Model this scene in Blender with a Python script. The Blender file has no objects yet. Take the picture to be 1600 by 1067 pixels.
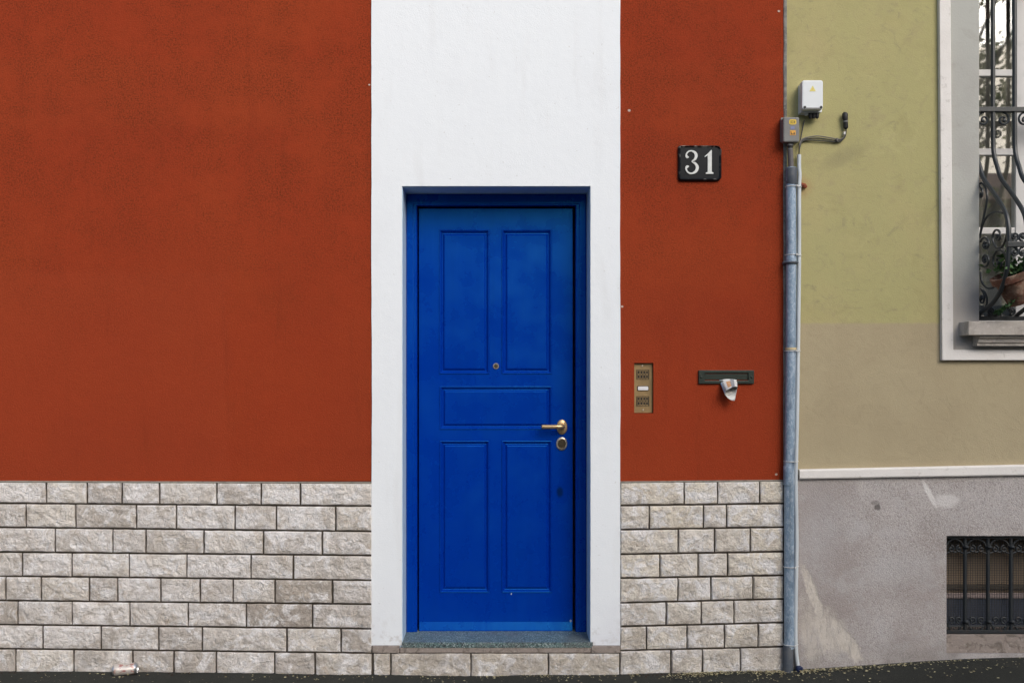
import bpy, bmesh, math, random
from mathutils import Vector, Matrix, noise as mn

SC = bpy.context.scene
COL = SC.collection
R = math.radians

# ------------------------------------------------------------------ camera
S, CX, HZ, GY, D = 320.0, 780.0, 590.0, 1047.0, 4.7      # px per metre on the facade, optical axis, wall foot, distance
CAMZ = (GY - HZ) / S
cam_d = bpy.data.cameras.new('camera')
cam = bpy.data.objects.new('camera', cam_d); COL.objects.link(cam)
cam.location = (0, -D, CAMZ); cam.rotation_euler = (R(90), 0, 0)
cam_d.sensor_width = 36.0
cam_d.lens = 36.0 * D / (1600.0 / S)
cam_d.shift_x = (800 - CX) / 1600.0
cam_d.shift_y = (HZ - 533.5) / 1600.0
cam_d.clip_end = 500
SC.camera = cam

# ------------------------------------------------------------------ sky, sun, exposure
SUN_EL, SUN_AZ = R(34), R(152)
w = bpy.data.worlds.new('World'); SC.world = w; w.use_nodes = True
wn = w.node_tree
sky = wn.nodes.new('ShaderNodeTexSky'); sky.sky_type = 'NISHITA'
sky.sun_disc = False; sky.sun_elevation = SUN_EL; sky.sun_rotation = SUN_AZ
sky.air_density = 1.0; sky.dust_density = 3.0; sky.ozone_density = 1.0
bg = next(n for n in wn.nodes if n.type == 'BACKGROUND')
wn.links.new(sky.outputs[0], bg.inputs[0]); bg.inputs[1].default_value = 0.12
sd = bpy.data.lights.new('sun', 'SUN'); sd.energy = 1.05; sd.angle = R(34); sd.color = (1.0, 0.99, 0.97)
sun = bpy.data.objects.new('sun', sd); COL.objects.link(sun)
sv = Vector((math.sin(SUN_AZ) * math.cos(SUN_EL), math.cos(SUN_AZ) * math.cos(SUN_EL), math.sin(SUN_EL)))
sun.rotation_euler = sv.to_track_quat('Z', 'Y').to_euler(); sun.location = sv * 30
VS = SC.view_settings
VS.view_transform = 'Standard'; VS.look = 'None'; VS.gamma = 1.0; VS.use_curve_mapping = False
VS.exposure = 0.53

# ------------------------------------------------------------------ helpers
def W(px, py, d=0.0):
    """photo pixel -> world point on the plane d metres behind the facade"""
    f = (D + d) / D / S
    return Vector(((px - CX) * f, d, CAMZ + (HZ - py) * f))
def WX(px, d=0.0): return W(px, 0, d).x
def WZ(py, d=0.0): return W(0, py, d).z

class MB:
    def __init__(s): s.v = []; s.f = []; s.m = []
    def add(s, vs, fs, mi=0):
        o = len(s.v); s.v += [tuple(v) for v in vs]
        for f in fs: s.f.append(tuple(i + o for i in f)); s.m.append(mi)
        return s
    def box(s, x0, x1, y0, y1, z0, z1, mi=0):
        return s.add([(x0,y0,z0),(x1,y0,z0),(x1,y1,z0),(x0,y1,z0),(x0,y0,z1),(x1,y0,z1),(x1,y1,z1),(x0,y1,z1)],
              [(0,3,2,1),(4,5,6,7),(0,1,5,4),(1,2,6,5),(2,3,7,6),(3,0,4,7)], mi)
    def pbox(s, a, b, c, e, d0, d1, mi=0):
        """box from photo pixels a..b across, c (top) .. e (bottom), depth d0 (front) .. d1; pixels measured on the front plane"""
        p = W(a, e, d0); q = W(b, c, d0)
        return s.box(p.x, q.x, d0, d1, p.z, q.z, mi)
    def prism(s, pts, y0, y1, mi=0):
        """outline [(x,z)] counter-clockwise seen from the street"""
        n = len(pts)
        vs = [(x, y0, z) for x, z in pts] + [(x, y1, z) for x, z in pts]
        fs = [tuple(range(n)), tuple(range(2*n-1, n-1, -1))]
        for i in range(n):
            j = (i + 1) % n; fs.append((i, i + n, j + n, j))
        return s.add(vs, fs, mi)
    def tube(s, path, r, n=8, mi=0, caps=True, flat=None):
        path = [Vector(p) for p in path]; m = len(path)
        rs = r if isinstance(r, (list, tuple)) else [r] * m
        vs = []; up = None
        for i, p in enumerate(path):
            t = (path[min(i+1, m-1)] - path[max(i-1, 0)])
            t = t.normalized() if t.length > 1e-9 else Vector((0,0,1))
            if up is None:
                up = Vector((0,0,1)) if abs(t.z) < .9 else Vector((0,1,0))
            a = up - t * up.dot(t)
            if a.length < 1e-6: a = t.orthogonal()
            a.normalize(); b = t.cross(a); up = a
            for k in range(n):
                q = 2*math.pi*k/n + math.pi/n
                vs.append(p + (a*math.cos(q) + b*math.sin(q)) * rs[i])
        fs = []
        for i in range(m-1):
            for k in range(n):
                k2 = (k+1) % n
                fs.append((i*n+k, i*n+k2, (i+1)*n+k2, (i+1)*n+k))
        if caps:
            fs.append(tuple(range(n-1, -1, -1))); fs.append(tuple((m-1)*n + k for k in range(n)))
        return s.add(vs, fs, mi)
    def lathe(s, prof, origin, axis, n=24, mi=0, sx=1.0, sz=1.0):
        """prof [(r, h)] along axis from origin"""
        ax = Vector(axis).normalized()
        a = Vector((0,0,1)) if abs(ax.z) < .9 else Vector((1,0,0))
        a = (a - ax*a.dot(ax)).normalized(); b = ax.cross(a)
        o = Vector(origin); vs = []; fs = []
        for r, h in prof:
            for k in range(n):
                q = 2*math.pi*k/n
                vs.append(o + ax*h + (a*math.cos(q)*sz + b*math.sin(q)*sx)*r)
        m = len(prof)
        for i in range(m-1):
            for k in range(n):
                k2 = (k+1) % n; fs.append((i*n+k, i*n+k2, (i+1)*n+k2, (i+1)*n+k))
        fs.append(tuple(range(n-1,-1,-1))); fs.append(tuple((m-1)*n+k for k in range(n)))
        return s.add(vs, fs, mi)
    def slab(s, xs, zs, hole, y0, y1, jx=None, mi=0):
        """wall slab on a grid of cuts; hole(i,j) leaves a cell out; jx(x,z,i,j) may move a vertex in x,z"""
        nx, nz = len(xs), len(zs)
        vs = []
        for y in (y0, y1):
            for j, z in enumerate(zs):
                for i, x in enumerate(xs):
                    xx, zz = jx(x, z, i, j) if jx else (x, z)
                    vs.append((xx, y, zz))
        o = nx*nz; fs = []
        solid = lambda i, j: 0 <= i < nx-1 and 0 <= j < nz-1 and not hole(i, j)
        for j in range(nz-1):
            for i in range(nx-1):
                if not solid(i, j): continue
                a, b, c, d = j*nx+i, j*nx+i+1, (j+1)*nx+i+1, (j+1)*nx+i
                fs.append((a,b,c,d)); fs.append((a+o,d+o,c+o,b+o))
                if not solid(i-1, j): fs.append((d, d+o, a+o, a))
                if not solid(i+1, j): fs.append((b, b+o, c+o, c))
                if not solid(i, j-1): fs.append((a, a+o, b+o, b))
                if not solid(i, j+1): fs.append((c, c+o, d+o, d))
        return s.add(vs, fs, mi)
    def build(s, name, mats, parent=None, bevel=0.0, seg=2, smooth=False, origin=None, ang=35, **props):
        me = bpy.data.meshes.new(name)
        o = bpy.data.objects.new(name, me); COL.objects.link(o)
        off = Vector((0,0,0))
        if parent is not None:
            o.parent = parent
            q = parent
            while q is not None: off += Vector(q.location); q = q.parent
        elif origin is not None:
            off = Vector(origin); o.location = off
        bm = bmesh.new()
        vs = [bm.verts.new(Vector(v) - off) for v in s.v]
        bm.verts.ensure_lookup_table()
        for f, mi in zip(s.f, s.m):
            try: fc = bm.faces.new([vs[i] for i in f]); fc.material_index = mi; fc.smooth = smooth
            except ValueError: pass
        bmesh.ops.recalc_face_normals(bm, faces=bm.faces[:])
        if bevel:
            bm.normal_update()
            es = [e for e in bm.edges if len(e.link_faces) == 2 and e.calc_face_angle(0) > R(ang)]
            bmesh.ops.bevel(bm, geom=es, offset=bevel, segments=seg, affect='EDGES', profile=.6, clamp_overlap=True)
        if smooth:
            for e in bm.edges:
                if len(e.link_faces) == 2 and e.calc_face_angle(0) > R(40): e.smooth = False
            for f in bm.faces: f.smooth = True
        bm.to_mesh(me); bm.free()
        for m in (mats if isinstance(mats, (list, tuple)) else [mats]): me.materials.append(m)
        for k, v in props.items(): o[k] = v
        return o

def thing(name, loc, label, cat, group=None):
    o = bpy.data.objects.new(name, None); COL.objects.link(o)
    o.empty_display_size = .1; o.location = loc; o['label'] = label; o['category'] = cat
    if group: o['group'] = group
    return o
def tag(o, label, cat, group=None):
    o['label'] = label; o['category'] = cat
    if group: o['group'] = group
    return o
def smooth_path(pts, k=8):
    pts = [Vector(p) for p in pts]; out = []
    for i in range(len(pts)-1):
        p0 = pts[max(i-1,0)]; p1 = pts[i]; p2 = pts[i+1]; p3 = pts[min(i+2, len(pts)-1)]
        for j in range(k):
            t = j/k
            out.append(.5*((2*p1) + (p2-p0)*t + (2*p0-5*p1+4*p2-p3)*t*t + (3*p1-p0-3*p2+p3)*t**3))
    out.append(pts[-1]); return out
def rrect(x0, x1, z0, z1, r, n=5, rs=None):
    rs = rs or [r]*4; out = []
    for (cx, cz, a0), rr in zip(((x1,z0,-90),(x1,z1,0),(x0,z1,90),(x0,z0,180)), rs):
        sx = -1 if cx == x1 else 1; sz = 1 if cz == z0 else -1
        for k in range(n+1):
            a = R(a0 + 90*k/n); out.append((cx + sx*rr + rr*math.cos(a), cz + sz*rr + rr*math.sin(a)))
    return out

# ------------------------------------------------------------------ materials
def lin(r, g, b):
    f = lambda c: (c/255/12.92) if c/255 <= .04045 else ((c/255+.055)/1.055)**2.4
    return (f(r), f(g), f(b), 1)
class Mat:
    def __init__(s, name, base, rough=.6, metal=0.0, spec=.5):
        s.m = bpy.data.materials.new(name); s.m.use_nodes = True; s.nt = s.m.node_tree
        s.bsdf = next(n for n in s.nt.nodes if n.type == 'BSDF_PRINCIPLED')
        s.geo = s.nt.nodes.new('ShaderNodeNewGeometry'); s.P = s.geo.outputs['Position']
        s.col = base if len(base) == 4 else tuple(base) + (1,)
        s.bsdf.inputs['Base Color'].default_value = s.col
        s.bsdf.inputs['Roughness'].default_value = rough
        s.bsdf.inputs['Metallic'].default_value = metal
        s.bsdf.inputs['Specular IOR Level'].default_value = spec
        s.nrm = None
    def N(s, t, **kw):
        n = s.nt.nodes.new(t)
        for k, v in kw.items(): setattr(n, k, v)
        return n
    def L(s, a, b):
        if hasattr(a, 'is_output'): s.nt.links.new(a, b)
        else: b.default_value = a
    def coord(s, scale=(1,1,1), loc=(0,0,0)):
        n = s.N('ShaderNodeMapping'); n.inputs['Scale'].default_value = scale; n.inputs['Location'].default_value = loc
        s.L(s.P, n.inputs['Vector']); return n.outputs[0]
    def noise(s, scale, detail=4, rough=.55, dist=0, st=(1,1,1), off=(0,0,0)):
        n = s.N('ShaderNodeTexNoise'); s.L(s.coord(st, off), n.inputs['Vector'])
        n.inputs['Scale'].default_value = scale; n.inputs['Detail'].default_value = detail
        n.inputs['Roughness'].default_value = rough; n.inputs['Distortion'].default_value = dist
        return n.outputs['Fac']
    def voro(s, scale, feature='F1', st=(1,1,1)):
        n = s.N('ShaderNodeTexVoronoi', feature=feature); s.L(s.coord(st), n.inputs['Vector'])
        n.inputs['Scale'].default_value = scale; return n.outputs['Distance']
    def math(s, op, a, b=0.0, clamp=False):
        n = s.N('ShaderNodeMath', operation=op, use_clamp=clamp); s.L(a, n.inputs[0]); s.L(b, n.inputs[1]); return n.outputs[0]
    def ramp(s, f, lo, hi, a=0.0, b=1.0):
        n = s.N('ShaderNodeMapRange', interpolation_type='SMOOTHSTEP'); s.L(f, n.inputs[0])
        n.inputs[1].default_value = lo; n.inputs[2].default_value = hi; n.inputs[3].default_value = a; n.inputs[4].default_value = b
        return n.outputs[0]
    def mix(s, f, b, mode='MIX'):
        """mix colour b over the running colour by f"""
        n = s.N('ShaderNodeMix', data_type='RGBA', blend_type=mode, clamp_factor=True)
        s.L(f, n.inputs[0]); s.L(s.col, n.inputs[6])
        s.L(b if hasattr(b, 'is_output') or len(b) == 4 else tuple(b)+(1,), n.inputs[7])
        s.col = n.outputs[2]; s.L(s.col, s.bsdf.inputs['Base Color']); return s
    def layer(s, scale, lo, hi, c, f=1.0, detail=4, rough=.55, dist=0, st=(1,1,1), off=(0,0,0), mode='MIX', mask=None):
        k = s.ramp(s.noise(scale, detail, rough, dist, st, off), lo, hi, 0, f)
        if mask is not None: k = s.math('MULTIPLY', k, mask)
        return s.mix(k, c, mode)
    def xyz(s, i):
        n = s.N('ShaderNodeSeparateXYZ'); s.L(s.P, n.inputs[0]); return n.outputs[i]
    def ellipse(s, cx, cz, rx, rz, rot=0, amp=.5, scale=14, soft=.25, detail=6):
        """soft ragged spot round a facade point"""
        dx = s.math('SUBTRACT', s.xyz(0), cx); dz = s.math('SUBTRACT', s.xyz(2), cz)
        c, n_ = math.cos(R(rot)), math.sin(R(rot))
        u = s.math('ADD', s.math('MULTIPLY', dx, c/rx), s.math('MULTIPLY', dz, n_/rx))
        v = s.math('ADD', s.math('MULTIPLY', dx, -n_/rz), s.math('MULTIPLY', dz, c/rz))
        d = s.math('SQRT', s.math('ADD', s.math('MULTIPLY', u, u), s.math('MULTIPLY', v, v)))
        d = s.math('ADD', d, s.math('MULTIPLY', s.math('SUBTRACT', s.noise(scale, detail, .65), .5), amp*2))
        return s.ramp(d, 1-soft, 1+soft, 1, 0)
    def bump(s, h, strength, dist=.01):
        n = s.N('ShaderNodeBump'); n.inputs['Strength'].default_value = strength; n.inputs['Distance'].default_value = dist
        s.L(h, n.inputs['Height'])
        if s.nrm is not None: s.L(s.nrm, n.inputs['Normal'])
        s.nrm = n.outputs[0]; s.L(s.nrm, s.bsdf.inputs['Normal']); return s
    def rough(s, f): s.L(f, s.bsdf.inputs['Roughness']); return s
    def attr(s, name):
        n = s.N('ShaderNodeAttribute', attribute_type='OBJECT', attribute_name=name); return n.outputs['Fac']

# red stucco
m = Mat('red_stucco', (.312, .0445, .0150), .9, spec=.08)
m.layer(1.3, .42, .68, (.335, .055, .017), .7, 5).layer(1.1, .45, .72, (.255, .036, .0145), .6, 6, off=(4,0,1), st=(1,1,1.4))
m.layer(4.5, .5, .75, (.262, .044, .0145), .5, 7, .65, off=(1,0,7), st=(1,1,.6))
wob = m.math('MULTIPLY', m.math('SUBTRACT', m.noise(7, 6, .7), .5), .16)
px_ = m.ramp(m.math('ADD', m.xyz(0), wob), WX(352), WX(360), 1, 0); pz_ = m.ramp(m.math('ADD', m.xyz(2), wob), WZ(432), WZ(418), 1, 0)
m.mix(m.math('MULTIPLY', m.math('MULTIPLY', px_, pz_), .38), (.325, .053, .020))
pz2 = m.math('MULTIPLY', m.ramp(m.math('ADD', m.xyz(2), wob), WZ(205), WZ(195), 0, 1), m.ramp(m.math('ADD', m.xyz(2), wob), WZ(98), WZ(88), 1, 0))
m.mix(m.math('MULTIPLY', pz2, .25), (.33, .057, .018))
m.layer(3.0, .54, .72, (.225, .036, .0135), .5, 7, .7, st=(3.2,1,.35), off=(5,2,0))
zmask = m.ramp(m.math('ADD', m.xyz(2), m.math('MULTIPLY', m.noise(1.6, 5), 1.3)), 2.1, 3.2, .16, 1)
spots = m.math('MULTIPLY', m.ramp(m.noise(125, 5, .75), .46, .60), m.ramp(m.noise(3.6, 9, .78), .36, .60))
m.mix(m.math('MULTIPLY', m.math('MULTIPLY', spots, zmask), .85), (.090, .024, .009))
for a_, b_, r_ in ((983,173,.007),(972,479,.006),(1217,18,.006),(577,133,.005),(1213,741,.006)):
    m.mix(m.math('MULTIPLY', m.ellipse(WX(a_), WZ(b_), r_, r_*.8, 0, .5, 90, .3), .9), (.62, .56, .47))
m.layer(210, .55, .68, (.40, .085, .034), .45, 3).layer(240, .56, .68, (.16, .027, .009), .45, 3, off=(2,2,2))
m.layer(900, .3, .8, (.18, .03, .013), .35, 2)
m.bump(m.noise(140, 5, .7), .6, .007).bump(m.noise(18, 4), .16, .012)
RED = m.m
# white paint
m = Mat('white_wall_paint', (.80, .84, .87), .75, spec=.3)
m.layer(2.0, .5, .8, (.73, .76, .79), .6, 5).layer(3.2, .52, .75, (.72, .745, .76), .45, 6, st=(3.5, 1, .6))
low = m.ramp(m.xyz(2), .12, .62, 1, 0)
m.layer(26, .5, .68, (.47, .45, .42), .6, 6, .65, mask=m.ramp(m.xyz(2), .13, .30, 1, 0))
m.layer(3, .35, .7, (.70, .71, .76), .5, 4, mask=low)
m.layer(75, .71, .75, (.42, .40, .37), .4, 3)
m.bump(m.noise(210, 4, .6), .22, .004).bump(m.noise(22, 4), .12, .008)
WHITE = m.m
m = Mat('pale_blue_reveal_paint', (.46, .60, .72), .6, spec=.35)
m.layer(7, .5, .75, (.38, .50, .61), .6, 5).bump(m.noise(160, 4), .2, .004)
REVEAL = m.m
# door paint
m = Mat('blue_gloss_paint', (.0, .027, .305), .26, spec=.95)
m.bsdf.inputs['Specular Tint'].default_value = (.06, .60, 1.0, 1)
m.layer(2.6, .45, .72, (.0, .033, .30), .45, 3, st=(1.6,1,.5)).layer(9, .55, .8, (.0, .024, .27), .3, 3, .5, st=(1,1,.35))
m.layer(120, .72, .78, (.004, .055, .30), .35, 2)
m.layer(26, .42, .80, (.0, .019, .25), .4, 4, .5, st=(1,1,.05))
for a_, b_, r_ in ((799,928,.0035),(892,970,.005)):
    m.mix(m.math('MULTIPLY', m.ellipse(WX(a_,.2), WZ(b_,.2), r_, r_*1.2, 0, .5, 90, .3), .8), (.45, .50, .52))
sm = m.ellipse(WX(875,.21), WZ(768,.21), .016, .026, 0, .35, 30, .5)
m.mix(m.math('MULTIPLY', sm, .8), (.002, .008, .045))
m.rough(m.ramp(m.noise(5, 5, .6), .3, .75, .22, .40))
m.bump(m.noise(70, 4, .6, st=(1,1,.05)), .16, .004).bump(m.noise(5, 2), .06, .02)
BLUE = m.m
# stone bricks
m = Mat('split_stone', (.84, .80, .765), .9, spec=.2)
m.mix(m.attr('warm'), (.84, .765, .635))
m.mix(m.attr('tone'), (.42, .365, .31))
m.layer(13, .47, .62, (.55, .49, .425), .75, 9, .70, 1.0)
m.layer(11, .47, .60, (.93, .91, .90), .85, 9, .70, .8, off=(3,1,5))
m.layer(30, .57, .65, (.43, .355, .29), .5, 7, .68, 2.0, off=(9,2,1))
nz_ = m.noise(13, 7, .62, 2.4, st=(.8,1,1.5), off=(2,5,8))
crk = m.ramp(m.math('ABSOLUTE', m.math('SUBTRACT', nz_, .5)), .0, .012, 1, 0)
crk = m.math('MULTIPLY', crk, m.ramp(m.noise(8, 3, off=(7,7,7)), .46, .62))
m.mix(m.math('MULTIPLY', crk, .9), (.17, .135, .11))
m.layer(85, .57, .70, (.90, .88, .86), .5, 4, .65, 1.0)
m.layer(120, .61, .69, (.34, .28, .23), .4, 4, .6, .6)
m.layer(20, .60, .72, (.52, .37, .22), .3, 5, .6, .8, off=(4,9,9))
m.layer(5, .46, .66, (.40, .355, .31), .6, 8, .68, off=(2,7,1), mask=m.ramp(m.math('ADD', m.xyz(2), m.math('MULTIPLY', m.noise(4, 6), .5)), .28, .75, 1, .15))
m.bump(m.noise(24, 10, .70, 2.0), .8, .024).bump(m.noise(52, 6, .7, 1.5), .45, .008).bump(m.noise(110, 5, .7, .8), .4, .004).bump(crk, -.5, .004)
STONE = m.m
m = Mat('dark_mortar', (.075, .062, .050), .95, spec=.2)
m.layer(30, .45, .7, (.080, .070, .058), .8, 6).bump(m.noise(150, 5), .6, .006)
MORTAR = m.m
m = Mat('cement_grey', (.25, .225, .185), .95, spec=.2); m.layer(40, .45, .68, (.15, .135, .11), .8, 6); CEMENT = m.m
m = Mat('dirty_stone_strip', (.30, .255, .225), .9, spec=.3)
m.layer(22, .48, .66, (.15, .125, .105), .85, 7, .65, 1).layer(60, .55, .7, (.42, .38, .34), .6, 5).bump(m.noise(70, 7, .65, 1), .6, .008)
STRIP = m.m
# granite
m = Mat('green_grey_granite', (.115, .185, .180), .42, spec=.5)
v = m.N('ShaderNodeTexVoronoi'); m.L(m.P, v.inputs['Vector']); v.inputs['Scale'].default_value = 210
hs = m.N('ShaderNodeSeparateColor'); m.L(v.outputs['Color'], hs.inputs[0])
m.mix(m.ramp(hs.outputs[0], .45, .75, 0, .95), (.025, .035, .042)).mix(m.ramp(hs.outputs[1], .70, .9, 0, .85), (.36, .42, .42))
m.layer(5, .42, .7, (.12, .125, .115), .6, 5)
GRANITE = m.m
# yellow stucco: two coats of colour
m = Mat('ochre_stucco', (.395, .366, .172), .9, spec=.25)
m.layer(1.7, .42, .7, (.425, .365, .18), .8, 5).layer(6, .5, .72, (.345, .315, .145), .6, 7, .65, .8)
m.layer(7, .56, .68, (.25, .235, .14), .5, 9, .72, 2.4, st=(1,1,1.5)).layer(4, .54, .70, (.45, .415, .20), .6, 8, .7, 1.5, off=(1,4,2))
m.layer(55, .60, .68, (.24, .22, .13), .35, 4, .6, 1.0, st=(.35,1,1.2), mask=m.ramp(m.noise(3, 4, off=(4,4,4)), .5, .62))
edge = m.math('ADD', m.xyz(2), m.math('MULTIPLY', m.math('SUBTRACT', m.noise(30, 5), .5), .012))
band = m.ramp(edge, WZ(508), WZ(503), 1, 0)
m.mix(band, (.415, .350, .225))
m.layer(2.2, .4, .7, (.375, .310, .198), .8, 5, mask=band)
m.layer(12, .50, .74, (.30, .25, .16), .35, 7, .7, 1.4)
m.layer(190, .5, .7, (.29, .255, .13), .35, 3)
m.mix(m.math('MULTIPLY', m.ellipse(WX(1318), WZ(245), .10, .035, 25, .6, 18, .6), .30), (.16, .15, .10))
m.mix(m.math('MULTIPLY', m.ellipse(WX(1250), WZ(292), .05, .05, 0, .6, 30, .6), .25), (.35, .12, .04))
m.bump(m.noise(170, 5, .65), .3, .005).bump(m.noise(13, 5, .6, 1.0), .18, .012)
OCHRE = m.m
# roughcast plinth
m = Mat('grey_roughcast', (.45, .42, .405), .95, spec=.2)
m.layer(2.1, .42, .70, (.31, .272, .25), .85, 6).layer(3.4, .52, .76, (.43, .415, .415), .7, 6, off=(2,0,3))
big = m.math('MAXIMUM', m.ellipse(WX(1270), WZ(928), .024, .135, 20, .75, 22, .35), m.ellipse(WX(1319), WZ(998), .036, .125, 36, .8, 22, .35))
big = m.math('MAXIMUM', big, m.math('MULTIPLY', m.ellipse(WX(1290), WZ(988), .075, .11, 28, .85, 16, .55), .9))
big = m.math('MAXIMUM', big, m.math('MULTIPLY', m.ellipse(WX(1266), WZ(985), .045, .15, 8, .9, 16, .6), .7))
big = m.math('MULTIPLY', big, m.ramp(m.noise(16, 6, .7, 1.0, st=(2.2,1,.7)), .30, .56, .35, 1))
big2 = m.math('MAXIMUM', m.ellipse(WX(1452), WZ(772), .012, .075, 27, .5, 30), m.math('MULTIPLY', m.ellipse(WX(1478), WZ(782), .060, .034, 0, .5, 20), .75))
v1 = m.N('ShaderNodeTexVoronoi'); m.L(m.P, v1.inputs['Vector']); v1.inputs['Scale'].default_value = 190
hs = m.N('ShaderNodeSeparateColor'); m.L(v1.outputs['Color'], hs.inputs[0])
m.mix(m.ramp(hs.outputs[0], .55, .95, 0, .45), (.17, .15, .145)).mix(m.ramp(hs.outputs[1], .62, .98, 0, .45), (.55, .52, .51))
m.layer(1.4, .46, .62, (.33, .29, .272), .6, 7, .65, off=(3,3,1)).layer(5, .50, .66, (.46, .445, .445), .5, 8, .7, off=(6,0,2))
m.mix(m.math('MULTIPLY', m.ellipse(WX(1400), WZ(890), .16, .07, 10, .7, 9, .8), .40), (.46, .45, .45))
m.mix(m.math('MULTIPLY', m.ellipse(WX(1285), WZ(815), .10, .2, 0, .7, 7, .9), .30), (.44, .43, .44))
m.mix(m.math('MULTIPLY', big, .85), (.64, .59, .52)).mix(m.math('MULTIPLY', big2, .9), (.66, .64, .62))
m.layer(60, .5, .68, (.40, .35, .28), .35, 5, mask=big)
m.mix(m.math('MULTIPLY', m.ellipse(WX(1370), WZ(792), .016, .014, 0, .6, 60), .8), (.10, .09, .085))
m.mix(m.math('MULTIPLY', m.ellipse(WX(1366), WZ(785), .024, .010, 0, .8, 70), .5), (.12, .11, .10))
m.layer(6, .4, .7, (.17, .155, .135), .55, 6, mask=m.ramp(m.xyz(2), .0, .22, 1, 0))
h = m.math('MULTIPLY', m.math('SUBTRACT', 1.0, v1.outputs['Distance']), m.ramp(big, .2, .8, 1.0, .45))
m.bump(h, .34, .005).bump(m.noise(9, 5), .2, .02).bump(m.math('MULTIPLY', big, -1), .5, .004)
ROUGHCAST = m.m
m = Mat('pale_moulding_paint', (.76, .735, .70), .8, spec=.3)
m.layer(4, .45, .72, (.63, .60, .555), .6, 6).layer(30, .58, .70, (.36, .33, .29), .4, 6, .65).bump(m.noise(120, 4), .25, .004)
TRIM = m.m
m = Mat('grey_surround_paint', (.425, .43, .395), .8, spec=.3)
m.layer(3, .42, .7, (.38, .37, .345), .8, 6).layer(14, .52, .74, (.33, .31, .28), .5, 7, .65, .5).bump(m.noise(130, 4), .25, .004)
m.mix(m.ramp(m.xyz(2), 1.75, 2.0, .55, 0), (.45, .40, .36))
SURR = m.m
m = Mat('weathered_sill', (.44, .405, .365), .85, spec=.3)
m.layer(16, .46, .68, (.26, .235, .205), .7, 7, .68, .6).layer(60, .55, .7, (.56, .53, .49), .5, 5).bump(m.noise(80, 6, .65), .4, .006)
SILL = m.m
m = Mat('joint_filler', (.17, .165, .15), .9)
m.layer(20, .42, .6, (.30, .29, .25), .8, 7, .7, 1).bump(m.noise(60, 6), .6, .008)
JOINT = m.m
# metal
m = Mat('galvanised_steel', (.225, .315, .415), .45, .15, .5)
m.layer(58, .47, .62, (.42, .50, .59), .8, 5, .65, 1.6, st=(1,1,.5)).layer(13, .5, .66, (.105, .15, .21), .8, 6, st=(1,1,.5))
m.layer(120, .58, .72, (.48, .52, .57), .5, 3)
m.bump(m.noise(45, 4), .1, .004)
GALV = m.m
m = Mat('dark_cast_iron', (.065, .078, .098), .65, .1); m.layer(24, .48, .7, (.11, .115, .12), .7, 6).bump(m.noise(60, 5), .25, .005)
CASTIRON = m.m
m = Mat('grey_pvc', (.56, .61, .64), .5); m.layer(9, .45, .7, (.44, .49, .53), .6, 5, st=(2,2,.4)); PVC = m.m
m = Mat('white_pvc', (.60, .62, .63), .5); m.layer(9, .45, .7, (.45, .47, .48), .6, 5); WPVC = m.m
m = Mat('wrought_iron_paint', (.021, .026, .029), .42, spec=.5); m.layer(30, .5, .7, (.035, .04, .042), .6, 4).bump(m.noise(80, 4), .15, .003); IRON = m.m
m = Mat('old_iron_paint', (.018, .022, .025), .6, spec=.4); m.layer(18, .5, .7, (.032, .031, .029), .7, 6).layer(30, .62, .7, (.08, .04, .02), .5, 5).bump(m.noise(90, 4), .25, .003); IRON2 = m.m
m = Mat('wire', (.045, .045, .046), .6, .3); WIRE = m.m
m = Mat('brass', (.66, .46, .24), .36, .75); m.layer(40, .45, .7, (.42, .29, .155), .7, 5); BRASS = m.m
m = Mat('bright_brass', (.60, .52, .42), .36, .9); m.layer(60, .5, .7, (.42, .33, .22), .6, 4); BRASS2 = m.m
m = Mat('bronze_plate', (.33, .225, .10), .45, .3); m.layer(14, .42, .7, (.20, .135, .062), .7, 6).layer(60, .6, .72, (.34, .18, .06), .4, 4); BRONZE = m.m
m = Mat('dark_hole', (.012, .011, .010), .8); HOLE = m.m
m = Mat('dark_grille_bronze', (.060, .043, .022), .6, .3); DKBRONZE = m.m
m = Mat('enamel_black', (.004, .006, .009), .30, spec=.18); m.layer(30, .5, .75, (.010, .013, .017), .6, 5); ENAMEL = m.m
m = Mat('enamel_chipped_lit_rim', (.006, .008, .010), .4, spec=.2); m.layer(30, .46, .56, (.36, .35, .31), .9, 4, mask=m.ramp(m.xyz(2), WZ(233), WZ(230.5), 0, 1)).layer(26, .60, .66, (.16, .16, .15), .5, 4); ENRIM = m.m  # pale top flecks: chipped enamel plus the top rim's highlight put into colour
m = Mat('numeral_white', (.62, .64, .62), .4); m.layer(40, .5, .75, (.45, .46, .43), .5, 4); NUM = m.m
m = Mat('dark_green_metal', (.017, .026, .019), .42, .2); m.layer(40, .5, .7, (.032, .042, .030), .6, 4); DKGREEN = m.m
m = Mat('white_button_plastic', (.72, .71, .72), .35); BUTTON = m.m  # plain white plastic of the call button
m = Mat('white_plastic', (.64, .68, .70), .4); m.layer(10, .45, .75, (.55, .585, .60), .6, 4); WPLAST = m.m
m = Mat('clear_gland_plastic', (.70, .72, .72), .35); CLEARP = m.m
m = Mat('grey_plastic', (.175, .178, .172), .55); m.layer(12, .45, .75, (.135, .138, .135), .7, 5); GPLAST = m.m
m = Mat('black_rubber', (.012, .012, .013), .55); RUBBER = m.m
m = Mat('dark_cable', (.022, .024, .020), .6); m.layer(30, .5, .65, (.07, .068, .055), .7, 4, st=(1,1,1)); CABLE = m.m
m = Mat('grey_sheath', (.115, .105, .10), .6); SHEATH = m.m
m = Mat('yellow_sticker', (.62, .42, .02), .5); STICK = m.m
m = Mat('orange_sticker', (.66, .31, .02), .5); OSTICK = m.m
m = Mat('pale_yellow_sticker', (.68, .60, .16), .5); YSTICK = m.m
m = Mat('sticker_ink', (.045, .035, .015), .6); INK = m.m
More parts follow.
